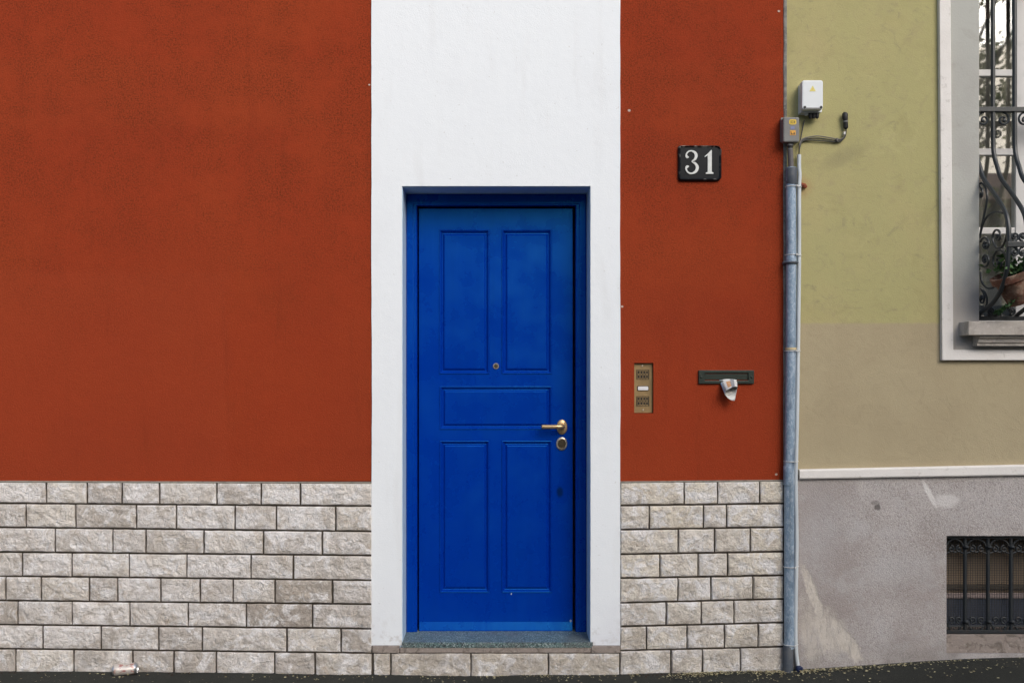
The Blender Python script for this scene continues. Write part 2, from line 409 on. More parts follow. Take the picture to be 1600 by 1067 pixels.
m = Mat('blue_label', (.16, .19, .34), .5); BLABEL = m.m
m = Mat('zip_tie', (.62, .62, .60), .5); TIE = m.m
m = Mat('old_tape', (.56, .46, .27), .7); m.layer(40, .5, .7, (.36, .28, .15), .6, 4); TAPE = m.m
m = Mat('blue_cap_plastic', (.012, .022, .07), .45); BCAP = m.m
m = Mat('rusty_stub', (.26, .065, .028), .8); m.layer(60, .5, .7, (.14, .035, .018), .7, 4); RUST = m.m
m = Mat('paper_white', (.62, .62, .60), .8); m.layer(60, .5, .7, (.50, .50, .49), .6, 3); PAPER = m.m
m = Mat('paper_blue', (.33, .44, .56), .8); PBLUE = m.m
m = Mat('paper_ink', (.10, .115, .15), .8); m.layer(330, .46, .54, (.50, .50, .50), .85, 1, st=(1,1,2)); PINK_ = m.m
m = Mat('paper_orange', (.56, .27, .12), .8); m.layer(120, .45, .6, (.60, .42, .26), .8, 3); PORANGE = m.m
m = Mat('can_print', (.72, .66, .60), .35, .35); m.layer(42, .52, .60, (.42, .07, .05), .7, 3, st=(1,1,2)).layer(20, .45, .7, (.62, .55, .46), .6, 4); CANP = m.m
m = Mat('can_metal', (.62, .62, .62), .35, .9); CANM = m.m
m = Mat('white_window_paint', (.70, .69, .67), .5); m.layer(12, .5, .75, (.56, .55, .52), .6, 5); WFRAME = m.m
m = Mat('curtain_net', (.34, .31, .27), .95, spec=.1); m.layer(25, .42, .62, (.31, .28, .245), .8, 3, st=(1,1,.05)); CURTAIN = m.m
m = Mat('room_wall', (.11, .095, .08), .9); ROOM = m.m
m = Mat('shutter_brown', (.075, .040, .028), .7); m.layer(20, .45, .7, (.05, .028, .02), .7, 4, st=(2,1,.1)); SHUTTER = m.m
m = Mat('blind_beige', (.30, .225, .155), .85); m.layer(6, .4, .7, (.25, .19, .135), .7, 5); BLIND = m.m
m = Mat('blind_dark', (.10, .08, .058), .85); BLIND2 = m.m
m = Mat('pink_board', (.45, .36, .34), .8); PBOARD = m.m
m = Mat('blue_grey_panel', (.062, .078, .112), .55); m.layer(9, .4, .7, (.05, .06, .085), .8, 5); BPANEL = m.m
m = Mat('terracotta', (.17, .066, .04), .85); m.layer(20, .46, .60, (.36, .25, .18), .85, 7, .68).layer(14, .46, .62, (.085, .05, .032), .8, 6, off=(3,3,3)).bump(m.noise(60, 5), .3, .004); TERRA = m.m
m = Mat('dark_soil', (.03, .022, .016), .95); SOIL = m.m
def leafmat(name, a, b):
    m = Mat(name, a, .55, spec=.4); m.layer(9, .4, .65, b, .9, 3)
    m.bsdf.inputs['Subsurface Weight'].default_value = 0.0
    return m.m
LEAF = leafmat('leaf_green', (.030, .085, .018), (.055, .13, .028))
LEAF2 = leafmat('tree_leaf', (.075, .115, .035), (.12, .16, .05))
t_nt = LEAF2.node_tree; t_b = next(n for n in t_nt.nodes if n.type == 'BSDF_PRINCIPLED'); t_o = next(n for n in t_nt.nodes if n.type == 'OUTPUT_MATERIAL')
t_t = t_nt.nodes.new('ShaderNodeBsdfTranslucent'); t_t.inputs[0].default_value = (.20, .26, .07, 1); t_m = t_nt.nodes.new('ShaderNodeMixShader'); t_m.inputs[0].default_value = .5
t_nt.links.new(t_b.outputs[0], t_m.inputs[1]); t_nt.links.new(t_t.outputs[0], t_m.inputs[2]); t_nt.links.new(t_m.outputs[0], t_o.inputs['Surface'])
m = Mat('bark', (.075, .058, .042), .9); m.layer(14, .45, .65, (.13, .11, .085), .7, 6, st=(1,1,.3)).bump(m.noise(30, 6, st=(1,1,.25)), .7, .02); BARK = m.m
# ground
m = Mat('old_asphalt', (.030, .032, .027), .9, spec=.25)
m.layer(1.6, .42, .68, (.022, .024, .020), .8, 5).layer(11, .5, .7, (.042, .041, .034), .5, 6)
m.layer(170, .56, .70, (.075, .073, .064), .6, 3).layer(150, .60, .72, (.020, .021, .019), .6, 3, off=(5,5,5))
m.bump(m.noise(190, 4, .7), .6, .006).bump(m.noise(14, 4), .25, .015)
ASPHALT = m.m
m = Mat('road_asphalt', (.05, .05, .052), .9); m.layer(120, .5, .7, (.08, .08, .08), .6, 3).bump(m.noise(160, 4), .5, .006); ROAD = m.m
m = Mat('kerb_granite', (.32, .31, .29), .8); m.layer(90, .45, .65, (.2, .19, .18), .7, 4); KERB = m.m
m = Mat('yellow_petal', (.40, .365, .22), .8); PETAL = m.m
m = Mat('dry_petal', (.26, .215, .12), .85); PETAL2 = m.m
m = Mat('peach_render', (.68, .62, .56), .9); m.layer(2, .4, .7, (.6, .55, .5), .7, 5); PEACH = m.m
m = Mat('tile_roof', (.30, .12, .07), .85); TILE = m.m
m = Mat('shop_shutter', (.18, .19, .19), .5); SHOP = m.m
# glass
gm = bpy.data.materials.new('window_glass'); gm.use_nodes = True; nt = gm.node_tree; nt.nodes.clear()
out = nt.nodes.new('ShaderNodeOutputMaterial'); mx = nt.nodes.new('ShaderNodeMixShader'); tr = nt.nodes.new('ShaderNodeBsdfTransparent')
gl = nt.nodes.new('ShaderNodeBsdfGlossy'); gl.inputs['Roughness'].default_value = .02
lw = nt.nodes.new('ShaderNodeLayerWeight'); lw.inputs['Blend'].default_value = .5
pw = nt.nodes.new('ShaderNodeMath'); pw.operation = 'POWER'; pw.inputs[1].default_value = 4
fr = nt.nodes.new('ShaderNodeMapRange'); fr.inputs[3].default_value = .125; fr.inputs[4].default_value = 1.0
nt.links.new(lw.outputs['Facing'], pw.inputs[0]); nt.links.new(pw.outputs[0], fr.inputs[0])
tr.inputs[0].default_value = (.95, .97, .96, 1)
gn = nt.nodes.new('ShaderNodeTexNoise'); gn.inputs['Scale'].default_value = 3.5; gb = nt.nodes.new('ShaderNodeBump'); gb.inputs['Strength'].default_value = .05
nt.links.new(gn.outputs['Fac'], gb.inputs['Height']); nt.links.new(gb.outputs[0], gl.inputs['Normal'])
nt.links.new(fr.outputs[0], mx.inputs[0]); nt.links.new(tr.outputs[0], mx.inputs[1]); nt.links.new(gl.outputs[0], mx.inputs[2]); nt.links.new(mx.outputs[0], out.inputs[0])
GLASS = gm

# ------------------------------------------------------------------ ground
GP = [(-900,1046),(0,1046.5),(300,1048),(580,1052),(775,1053.5),(970,1051),(1223,1045.5),(1250,1044),(1380,1036.5),(1440,1031.5),(1500,1028),(1600,1025.5),(2400,1012)]
def ground_py(px):
    for (a, ya), (b, yb) in zip(GP, GP[1:]):
        if px <= b: t = max(0, (px-a)/(b-a)); return ya + (yb-ya)*t
    return GP[-1][1]
def gz(x, y=0.0):
    z = WZ(ground_py(CX + x*S)); t = min(1, max(0, -y/2.2))
    return z*(1-t) + t*(-.03)
mb = MB()
xs = [-6 + .12*i for i in range(101)]; ys = [.05,-.02,-.06,-.1,-.16,-.24,-.34,-.5,-.7,-1,-1.4,-1.8,-2.2]
vs = []
for y in ys:
    for x in xs: vs.append((x, y, gz(x, y) + .004*mn.noise(Vector((x*3, y*3, 0))) + .0018*mn.noise(Vector((x*17, y*17, 3)))))
n = len(xs)
mb.add(vs, [(j*n+i, (j+1)*n+i, (j+1)*n+i+1, j*n+i+1) for j in range(len(ys)-1) for i in range(n-1)])
mb.build('pavement', ASPHALT, smooth=True, kind='structure')
MB().add([(-160,-160,-.16),(160,-160,-.16),(160,160,-.16),(-160,160,-.16)], [(0,1,2,3)]).build('ground', ROAD, kind='structure')
k = MB()
for i in range(12): k.box(-6 + i*1.0 + .004, -5.004 + i, -2.36, -2.202, -.2, -.028)
k.build('kerb', KERB, bevel=.012, kind='structure')
MB().box(-40, 40, -12, -8.0, -.2, -.02).build('opposite_pavement', ASPHALT, kind='structure')

# ------------------------------------------------------------------ red house
RH = thing('red_house', (WX(775), 0, 0), 'red stucco house front with white door surround and pale stone brick base', 'house')
TOP = 6.4
XL, XJ = WX(-720), WX(1224.5)
rnd = random.Random(5)
zb = WZ(751.5)
mb = MB(); mb.slab([XL, WX(586)], [zb, TOP], lambda i,j: False, 0, .34); mb.build('stucco_wall', RED, RH)
ix0, ix1, iz0, iz1 = WX(991), WX(1021), WZ(645.5), WZ(567)
mb = MB(); mb.slab([WX(964), ix0, ix1, XJ], [zb-.003, iz0, iz1, TOP], lambda i,j: i == 1 and j == 1, 0, .34)
mb.build('stucco_wall', RED, RH)
# mortar bed behind the stones
mb = MB(); mb.slab([XL, WX(588)], [-.35, zb-.001], lambda i,j: False, -.003, .33)
mb.slab([WX(962), XJ], [-.35, zb-.004], lambda i,j: False, -.003, .33)
mb.slab([WX(588), WX(962)], [-.35, WZ(1016)], lambda i,j: False, -.003, .33)
mb.build('mortar_bed', MORTAR, RH)
# white surround, uneven outer edges
zs = sorted(set([WZ(1007), WZ(291.5)] + [WZ(1007) + .07*i for i in range(1, 76)])); zs = [z for z in zs if z <= 6.39]
xs = [WX(580.8), WX(583.5), WX(628.3), WX(628.3)+.002, WX(922.5)-.002, WX(922.5), WX(966), WX(968.8)]
zt = zs.index(WZ(291.5))
def jx(x, z, i, j):
    e = .0022*mn.noise(Vector((z*9, i*3.1, 0))) + .003*mn.noise(Vector((z*1.1, i*7.7, 4)))
    if i in (0, 7): return x + e, z + (.003*mn.noise(Vector((x*9,1,2))) if j == 0 else 0)
    if i in (2, 5): return x + e*.4, z
    return x, z
mb = MB(); mb.slab(xs, zs, lambda i,j: 2 <= i <= 4 and j < zt, -.008, .31, jx); mb.build('door_surround', WHITE, RH)
# reveal lining in pale blue
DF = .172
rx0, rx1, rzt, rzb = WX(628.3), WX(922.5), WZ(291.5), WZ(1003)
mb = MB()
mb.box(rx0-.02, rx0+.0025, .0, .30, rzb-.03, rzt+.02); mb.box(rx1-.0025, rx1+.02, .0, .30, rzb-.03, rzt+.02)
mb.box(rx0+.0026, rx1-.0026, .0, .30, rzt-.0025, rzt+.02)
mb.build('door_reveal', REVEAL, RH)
# granite doorstep
mb = MB(); st = [(WX(629),-.016),(WX(926),-.016),(WX(926),-.0085),(rx1-.003,-.0085),(rx1-.003,.33),(rx0+.003,.33),(rx0+.003,-.0085),(WX(629),-.0085)]
z0, z1 = WZ(1010), WZ(1001.8)
mb.add([(x,y,z0) for x,y in st]+[(x,y,z1) for x,y in st], [tuple(range(7,-1,-1)), tuple(range(8,16))]+[(i,(i+1)%8,8+(i+1)%8,8+i) for i in range(8)])
mb.build('granite_doorstep', GRANITE, RH, bevel=.002)
# stones
def jagged(v, a): return v + rnd.uniform(-a, a)
def brick(x0, x1, z0a, z0b, z1a, z1b, tone, warm, relief=1.0, name='brick'):
    """stone between x0,x1 with bottom z0a..z0b and top z1a..z1b, split-faced"""
    nx = max(5, int((x1-x0)/.0160)+2); nz = 9
    seed = rnd.uniform(0, 500); vs = []; fs = []
    base = rnd.uniform(.004, .008); tx = rnd.uniform(-.002, .002); tz = rnd.uniform(-.002, .0025)
    for j in range(nz+1):
        hh = z1a - z0a; ev = .0042/hh
        v = 0 if j == 0 else 1 if j == nz else ev + (1-2*ev)*(j-1)/(nz-2)
        for i in range(nx+1):
            eu = .0042/(x1-x0); u = 0 if i == 0 else 1 if i == nx else eu + (1-2*eu)*(i-1)/(nx-2); x = x0 + (x1-x0)*u
            zl = z0a + (z0b-z0a)*u; zh = z1a + (z1b-z1a)*u; z = zl + (zh-zl)*v
            p = Vector((x*11 + seed, z*13, seed*.3))
            if i == 0 or i == nx: x += .0022*mn.noise(p*2.3)
            if j == 0 or j == nz: z += .0018*mn.noise(p*2.1)
            e = min(u*(x1-x0), (1-u)*(x1-x0), v*(zh-zl), (1-v)*(zh-zl))
            k_ = min(1, .45 + e/.016) if e > 1e-6 else .12
            r = .0075*abs(mn.noise(p*1.15 + Vector((9,0,0)))) + .0040*mn.noise(p*3.7) + .0022*mn.noise(p*8.5)
            y = -.010 - (base + tx*(u-.5)*2 + tz*(v-.5)*2 + r*relief)*k_ - (0 if e > 1e-6 else rnd.uniform(-.001,.001))
            if 1 < i < nx-1: x += rnd.uniform(-.0035,.0035)
            if 1 < j < nz-1: z += rnd.uniform(-.003,.003)
            vs.append((x, y, z))
    w_ = nx+1
    for j in range(nz):
        for i in range(nx):
            a, b, c, d_ = j*w_+i, j*w_+i+1, (j+1)*w_+i+1, (j+1)*w_+i
            if rnd.random() < .5: fs += [(a,b,c),(a,c,d_)]
            else: fs += [(a,b,d_),(b,c,d_)]
    # sides back into the wall
    ring = [i for i in range(nx+1)] + [j*w_+nx for j in range(1, nz+1)] + [nz*w_+i for i in range(nx-1,-1,-1)] + [j*w_ for j in range(nz-1,0,-1)]
    o = len(vs)
    for q in ring: vs.append((vs[q][0], .012, vs[q][2]))
    nr = len(ring)
    for q in range(nr): fs.append((ring[q], o+q, o+(q+1)%nr, ring[(q+1)%nr]))
    return MB().add(vs, fs).build(name, STONE, RH, tone=float(tone), warm=float(warm))
YL0 = [751.5,785.5,823,861.5,899,937,974.5,1012,1050]; YL1 = [753.5,790,829.5,867,905.5,943,981,1019,1056]
LJ = [[74,137.6,192,250.4,340,408.6,470],[42,119.5,214.5,276.7,368,432.5,525],[88,177.4,229,319.7,412.6,504],[36.5,114,203,293,392.7,459],
      [10.7,66,141,185.4,252,314,365,430.4,520],[29.7,114,204,295,385.6,489],[68.6,159.4,249,316.7,449,533.6],[26,117,208.4,272.8,339,429.4,493]]
YR0 = [752.5,789,826.7,865,902.4,940.7,977.5,1015,1055]; YR1 = [750,786,822.7,861,897.8,934.6,971.4,1009,1050]
RJ = [[1068.5,1120.6,1185.9],[1014,1098.5,1134.4],[1059,1115.7,1171.5],[1030.5,1090,1136],[1058.7,1110,1175.4],[1040.3,1095,1146],[1009.6,1072.8,1131,1183.7],[1047.6,1096.7,1155.8]]
TL = {(4,430):.85,(5,385):.9,(5,489):.45,(6,533):.75,(7,429):.55,(0,137):.5,(4,10):.4,(5,-1):.7,(6,249):.6,(7,-1):.6,(4,520):.35,(3,459):.25,(2,504):.3,(6,449):.15,(7,493):.3}
def py_at(px, a, b, x0, x1): return a + (b-a)*(px-x0)/(x1-x0)
for r in range(8):
    js = LJ[r][:]; e = js[0]
    ext = []
    while e > -640: e -= rnd.choice([60,72,84,90,96,104]); ext.append(e)
    js = sorted(ext) + js + [580.6]
    for a, b in zip(js, js[1:]):
        g = 1.3 + rnd.uniform(-.3,.4)
        tone = rnd.choice([0,0,.05,.1,.18,.28,.42,.6])
        for (rr, xx), t in TL.items():
            if rr == r and (abs(a-xx) < 1.0 or (xx == -1 and a < 0 < b)): tone = t
        bb = b if b == 580.6 else b-g
        t0, t1 = (py_at(q, YL0[r], YL1[r], 0, 580) for q in (a, b)); b0, b1 = (py_at(q, YL0[r+1], YL1[r+1], 0, 580) for q in (a, b))
        gt = 1.8 if r == 0 else 1.6
        brick(WX(a+g), WX(bb), WZ(b0-1.5), WZ(b1-1.5), WZ(t0+gt), WZ(t1+gt), tone, rnd.choice([0,0,.05,.1,.2,.4]))
    js = [969.4] + RJ[r] + [1224]
    for a, b in zip(js, js[1:]):
        t0, t1 = (py_at(q, YR0[r], YR1[r], 970, 1223) for q in (a, b)); b0, b1 = (py_at(q, YR0[r+1], YR1[r+1], 970, 1223) for q in (a, b))
        gt = 1.6 if r == 0 else 1.7
        tone = rnd.choice([0,.05,.12,.2]) + (.22 if (r in (5,6) and a < 1000) else 0) + (.2 if r == 7 and a > 1150 else 0)
        brick(WX(a+(0 if a == 969.4 else 1.2)), WX(b-1.2), WZ(b0-1.5), WZ(b1-1.5), WZ(t0+gt), WZ(t1+gt), tone, rnd.uniform(.45,.95), .8)
js = [583.5, 611, 736, 856.5, 968]
for a, b in zip(js, js[1:]):
    brick(WX(a+1.2), WX(b-1.2), WZ(1060), WZ(1060), WZ(1019.8), WZ(1019.8), .45, .8, .8)
mb = MB()
for a, b, y0 in ((582.5, 624.5, -.0175), (625.5, 922.5, -.0135), (923.5, 968.5, -.0175)):
    z1 = WZ(1007.6) if y0 < -.016 else WZ(1010.3)
    MB().box(WX(a), WX(b), y0, .01, WZ(1018.2), z1).build('stone_strip', STRIP, RH, bevel=.003)

for a, b, pa, pb in ((-720, 580.4, YL0[0] - (YL1[0]-YL0[0])*720/580, YL1[0]), (969.4, 1224, YR0[0], YR1[0])):
    x0, x1 = WX(a), WX(b); vs = []; fs = []; n_ = 60
    for i in range(n_+1):
        x = x0 + (x1-x0)*i/n_; zc = WZ(pa + (pb-pa)*i/n_); e = .0012*mn.noise(Vector((x*14, 3, 0)))
        for y, dz in ((.003,.0032+e), (-.010,.0018+e), (-.014,-.002), (-.012,-.0055), (.003,-.0055)): vs.append((x, y, zc + dz))
    for i in range(n_):
        for k_ in range(5): fs.append((i*5+k_, i*5+5+k_, i*5+5+(k_+1)%5, i*5+(k_+1)%5))
    fs.append((0,1,2,3,4)); fs.append(tuple(n_*5+k_ for k_ in (4,3,2,1,0)))
    MB().add(vs, fs).build('cement_ledge', CEMENT, RH)

# door frame
fx0, fx1, fzt = rx0+.003, rx1-.003, rzt-.003
dzb = z1b = WZ(1001.8) + .001
ix0f, ix1f, izf = W(651.5,0,DF).x, W(897.5,0,DF).x, W(0,321,DF).z
mb = MB()
def jamb(a, b, inner):   # rebated frame member, profile across x
    s_ = 1 if inner > 0 else -1
    return
def frame_prof(edge, inward):
    # (offset from outer edge towards the opening, depth)
    return [(0, .30), (0, DF+.004), (.004, DF), (.036, DF), (.042, DF+.004), (.052, DF+.004), (.056, DF+.012), (.056, .30)]
wl = ix0f - fx0; 
prof = [(0,.30),(0,DF+.006),(.006,DF),(wl-.022,DF),(wl-.016,DF+.005),(wl-.004,DF+.005),(wl,DF+.010),(wl,.30)]
wt = fzt - izf
proft = [(0,.30),(0,DF+.006),(.006,DF),(wt-.010,DF),(wt-.006,DF+.005),(wt-.003,DF+.005),(wt,DF+.010),(wt,.30)]
n = len(prof); vs = []
stations = []
for p, q in zip(prof, proft):
    vs += [(fx0+p[0], p[1], dzb), (fx0+p[0], p[1], fzt-q[0]), (fx1-p[0], p[1], fzt-q[0]), (fx1-p[0], p[1], dzb)]
fs = []
for i in range(n-1):
    for k_ in range(3):
        a = i*4+k_; fs.append((a, a+1, a+5, a+4))
fs.append(tuple(i*4 for i in range(n))); fs.append(tuple(i*4+3 for i in range(n-1,-1,-1)))
mb.add(vs, fs); mb.build('door_frame', BLUE, RH)
# door leaf
DL = DF + .036
door = bpy.data.objects.new('door', None)
lx0, lx1, lzt, lzb = W(654.5,0,DL).x, W(894.8,0,DL).x, W(0,326,DL).z, WZ(1001.8)+.006
def PX(p): return W(p,0,DL).x
def PZ(p): return W(0,p,DL).z
cells = [(686,765,359,584.5),(784,862.3,359,584.5),(687,862.3,603,671),(687,765,688,925.5),(784,862.3,688,925.5)]
xs = sorted({lx0, lx1, PX(686), PX(687), PX(765), PX(784), PX(862.3)}); zs = sorted({lzb, lzt} | {PZ(c[2]) for c in cells} | {PZ(c[3]) for c in cells})
def leaf_hole(i, j):
    x = (xs[i]+xs[i+1])/2; z = (zs[j]+zs[j+1])/2
    return any(PX(a) < x < PX(b) and PZ(d_) < z < PZ(c) for a, b, c, d_ in cells)
mb = MB(); mb.slab(xs, zs, leaf_hole, DL, DL+.045)
door = mb.build('door', BLUE, RH, bevel=.0015, label='blue panelled front door with brass lever handle')
for a, b, c, d_ in cells:
    x0, x1, z0, z1 = PX(a), PX(b), PZ(d_), PZ(c)
    ring = [(0,.010),(0,-.001),(.0018,-.0042),(.0042,-.0050),(.0065,-.0036),(.0150,.0085),(.0175,.0098),(.0200,.0092),(.0275,.0012),(.0300,.0)]
    vs = []; fs = []
    for o_, dy in ring:
        vs += [(x0+o_, DL+dy, z0+o_), (x1-o_, DL+dy, z0+o_), (x1-o_, DL+dy, z1-o_), (x0+o_, DL+dy, z1-o_)]
    for i in range(len(ring)-1):
        for k_ in range(4): fs.append((i*4+k_, i*4+(k_+1)%4, i*4+4+(k_+1)%4, i*4+4+k_))
    L4 = (len(ring)-1)*4; fs.append((L4, L4+1, L4+2, L4+3))
    MB().add(vs, fs).build('panel', BLUE, door)
# weather bar along the bottom, sloped face
zk1, zk0 = PZ(971), PZ(983.0)
mb = MB()
pr = [(DL+.002, zk0-.004),(DL-.014, zk0-.004),(DL-.014, zk0),(DL-.002, zk1),(DL+.002, zk1)]
mb.add([(lx0+.003,y,z) for y,z in pr]+[(lx1-.003,y,z) for y,z in pr], [(0,1,2,3,4),(9,8,7,6,5)]+[(i,5+i,5+(i+1)%5,(i+1)%5) for i in range(5)])
mb.build('weather_bar', BLUE, door)
# ironmongery
def disc(px, py, rx, rz, prof, mats, name, d=DL, n=28):
    mb = MB(); c = W(px, py, d)
    pr = [(r_, h) for r_, h in prof]
    mb.lathe(pr, c, (0,-1,0), n, 0, rx, rz); return mb
u = 1/S*1.04
mb = disc(878, 667, 1, 1.38, [(.0, .0),(8.6*u,.0),(8.6*u,.005),(7.6*u,.009),(3.8*u,.010),(3.8*u,.012)], None, 'x')
mb.build('handle_plate', BRASS, door, smooth=True)
h0 = W(881, 666.5, DL-.010)
pth = [W(879.5,666.5,DL-.008), W(879.5,666.5,DL-.040), W(877.5,666.5,DL-.052), W(872,666.5,DL-.056), W(862,666.7,DL-.056), W(849,666.7,DL-.052), W(848,666.7,DL-.051)]
pp = smooth_path(pth, 6)
mb = MB(); mb.tube(pp, [.0115]*(len(pp)-4)+[.0118,.0115,.011,.0095], 14); mb.build('door_handle', BRASS, door, smooth=True)
mb = disc(877.7, 693, 1, 1.2, [(0,0),(8.8*u,0),(8.8*u,.006),(7.8*u,.009),(6.4*u,.009),(6.0*u,.005)], None, 'x'); lock = mb.build('lock_plate', BRASS2, door, smooth=True)
mb = disc(877.7, 693, 1, 1.1, [(0,.0055),(6.2*u,.0055),(6.0*u,.0075),(3.2*u,.0075),(2.8*u,.0095),(.8*u,.0095)], None, 'x'); mb.build('lock_cylinder', DKBRONZE, door, smooth=True)
mb = disc(775, 572, 1, 1, [(0,0),(5.0*u,0),(5.0*u,.003),(4.2*u,.006),(3.2*u,.006),(2.9*u,.003)], None, 'x'); mb.build('peephole', BRASS2, door, smooth=True)
mb = disc(775, 572, 1, 1, [(0,.0035),(3.0*u,.0035),(2.2*u,.005),(.6*u,.0058)], None, 'x'); mb.build('peephole_lens', DKBRONZE, door, smooth=True)
# dark hallway wall behind the door so no light leaks in
MB().box(rx0-.05, rx1+.05, .345, .40, -.1, rzt+.1).build('hall_wall', ROOM, RH)

# ------------------------------------------------------------------ yellow house
YH = thing('yellow_house', (WX(1500), 0, 0), 'ochre stucco house with grey roughcast base and barred window, right of the drainpipe', 'house')
XE = WX(2330)
XY = WX(1228.2)
# window numbers
wx0, wx1 = WX(1528.5), WX(1874); wz0, wz1 = WZ(500), WZ(-70)
mb = MB(); mb.slab([XY, WX(1487), WX(1915), XE], [WZ(739), WZ(545.5), WZ(-105), TOP], lambda i,j: i == 1 and j == 1, .0, .34)
mb.build('stucco_wall', OCHRE, YH)
# plinth with basement opening
bx0, bx1, bz0, bz1 = WX(1478), WX(1790), WZ(1021), WZ(836.5)
mb = MB(); mb.slab([XY+.0005, bx0, bx1, XE], [-.35, bz0, bz1, WZ(742)], lambda i,j: i == 1 and j == 1, -.006, .35)
mb.build('plinth', ROUGHCAST, YH)
# string course, rising slightly to the right
mb = MB()
xa, xb = WX(1247), XE
def sc(px): return (732.5 - (px-1248)*.021, 747.5 - (px-1248)*.0165)
vs = []; fs = []
NS = 40
for i in range(NS+1):
    x = xa + (xb-xa)*i/NS; t, b = sc(CX + x*S)
    jt = .0015*mn.noise(Vector((x*6, 0, 0)))
    for y, z in ((.01, WZ(b)), (-.022, WZ(b)+jt), (-.026, WZ(b)+.006+jt), (-.026, WZ(t)-.008+jt), (-.020, WZ(t)-.002+jt), (.01, WZ(t))): vs.append((x, y, z))
for i in range(NS):
    for k_ in range(6): fs.append((i*6+k_, i*6+(k_+1)%6, i*6+6+(k_+1)%6, i*6+6+k_))
fs.append(tuple(range(6))); fs.append(tuple(NS*6+k_ for k_ in range(5,-1,-1)))
MB().add(vs, fs).build('string_course', TRIM, YH)
# window surround: raised outer fillet + flat inner band
ox0, ox1, oz0, oz1 = WX(1469.5), WX(1933), WZ(563), WZ(-125)
mx0, mx1, mz0, mz1 = WX(1487), WX(1915), WZ(547), WZ(-105)
lean = lambda x, z: x - .0155*max(0, (z - 1.3)/1.95) if x < WX(1500) else x
mb = MB(); mb.slab([ox0, mx0, mx1, ox1], [oz0, mz0, mz1, oz1], lambda i,j: i == 1 and j == 1, -.024, .01, lambda x,z,i,j: (lean(x,z), z))
mb.build('window_trim', TRIM, YH, bevel=.004)
mb = MB(); mb.slab([mx0-.012, mx0+.008, wx0, wx1, mx1+.012], [mz0-.004, wz0-.03, wz1, mz1+.004], lambda i,j: i == 2 and j == 1, -.010, .338, lambda x,z,i,j: (lean(x,z) if i < 2 else x, z))
mb.build('window_surround', SURR, YH, bevel=.002)
# sill with moulding under it
SX0, SX1 = WX(1497), WX(1905)
so = .105
zt_, zb_ = W(0,502,-so).z, W(0,523.5,-so).z
mb = MB(); mb.box(SX0, SX1, -so, .20, zb_, zt_); sill = mb.build('window_sill', SILL, YH, bevel=.003)
mb = MB()
pr = [(.0,zb_-.0005),(-.075,zb_-.0005),(-.075,zb_-.012),(-.062,zb_-.018),(-.058,zb_-.034),(-.050,zb_-.040),(-.050,zb_-.050),(.0,zb_-.050)]
pr = [(y-.011, z) for y, z in pr]
x0, x1 = WX(1517), WX(1885); npz = len(pr)
mb.add([(x0,y,z) for y,z in pr]+[(x1,y,z) for y,z in pr], [tuple(range(npz)), tuple(range(2*npz-1,npz-1,-1))]+[(i,npz+i,npz+(i+1)%npz,(i+1)%npz) for i in range(npz)])
mb.build('sill_moulding', SILL, YH)
# window: frame, glazing bars, panes
DWN = .155
win = MB()
def wbox(m_, a, b, c, e, d0, d1): return m_.pbox(a, b, c, e, d0, d1)
fxs = W(1500,0,DWN).x
vx = [(1588,1609),(1688,1716),(1795,1813)]         # uprights in photo pixels at the glass plane
left = wx0+.001; right = wx1-.001
mb = MB()
mb.box(left, left+.018, DWN, DWN+.06, wz0+.001, wz1-.001); mb.box(right-.03, right, DWN, DWN+.06, wz0+.001, wz1-.001)
mb.box(left+.018, right-.03, DWN, DWN+.06, wz0+.001, W(0,498,DWN).z); mb.box(left+.018, right-.03, DWN, DWN+.06, wz1-.06, wz1-.001)
window = mb.build('window', WFRAME, YH, bevel=.002)
zl, zh = W(0,498,DWN).z, wz1-.06
for a, b in vx:
    MB().box(W(a,0,DWN).x, W(b,0,DWN).x, DWN+.004, DWN+.050, zl+.0005, zh-.0005).build('upright', WFRAME, window, bevel=.003)
segs = [left+.018] + [q for a, b in vx for q in (W(a,0,DWN).x, W(b,0,DWN).x)] + [right-.03]
for i in range(0, len(segs), 2):
    for y in (113, 236.5, 360):
        zc = W(0,y,DWN).z
        MB().box(segs[i]+.0005, segs[i+1]-.0005, DWN+.010, DWN+.045, zc-.0165, zc+.0165).build('glazing_bar', WFRAME, window, bevel=.003)
    ys_ = [498, 360, 236.5, 113, None]
    for q in range(4):
        za = W(0,ys_[q],DWN).z + (.0166 if q else .0); zb2 = (W(0,ys_[q+1],DWN).z - .0166) if ys_[q+1] else zh
        MB().box(segs[i]+.0006, segs[i+1]-.0006, DWN+.024, DWN+.028, za+.0005, zb2-.0005).build('pane', GLASS, window)
# roller shutter let down a little at the top, behind the glass
sz = W(0,27,.20).z
mb = MB()
for k_ in range(8): mb.box(left, right, DWN+.068+.004*(k_%2), DWN+.082+.004*(k_%2), sz + k_*.045, sz + k_*.045 + .043)
mb.build('shutter', SHUTTER, window)
# room behind
mb = MB()
mb.box(wx0-.5, wx1+.5, 3.0, 3.05, .9, 3.9); mb.box(wx0-.55, wx0-.5, .345, 3.0, .9, 3.9); mb.box(wx1+.5, wx1+.55, .345, 3.0, .9, 3.9)
mb.box(wx0-.55, wx1+.55, .345, 3.05, .85, .9); mb.box(wx0-.55, wx1+.55, .345, 3.05, 3.9, 3.95)
mb.build('room_wall', ROOM, YH)
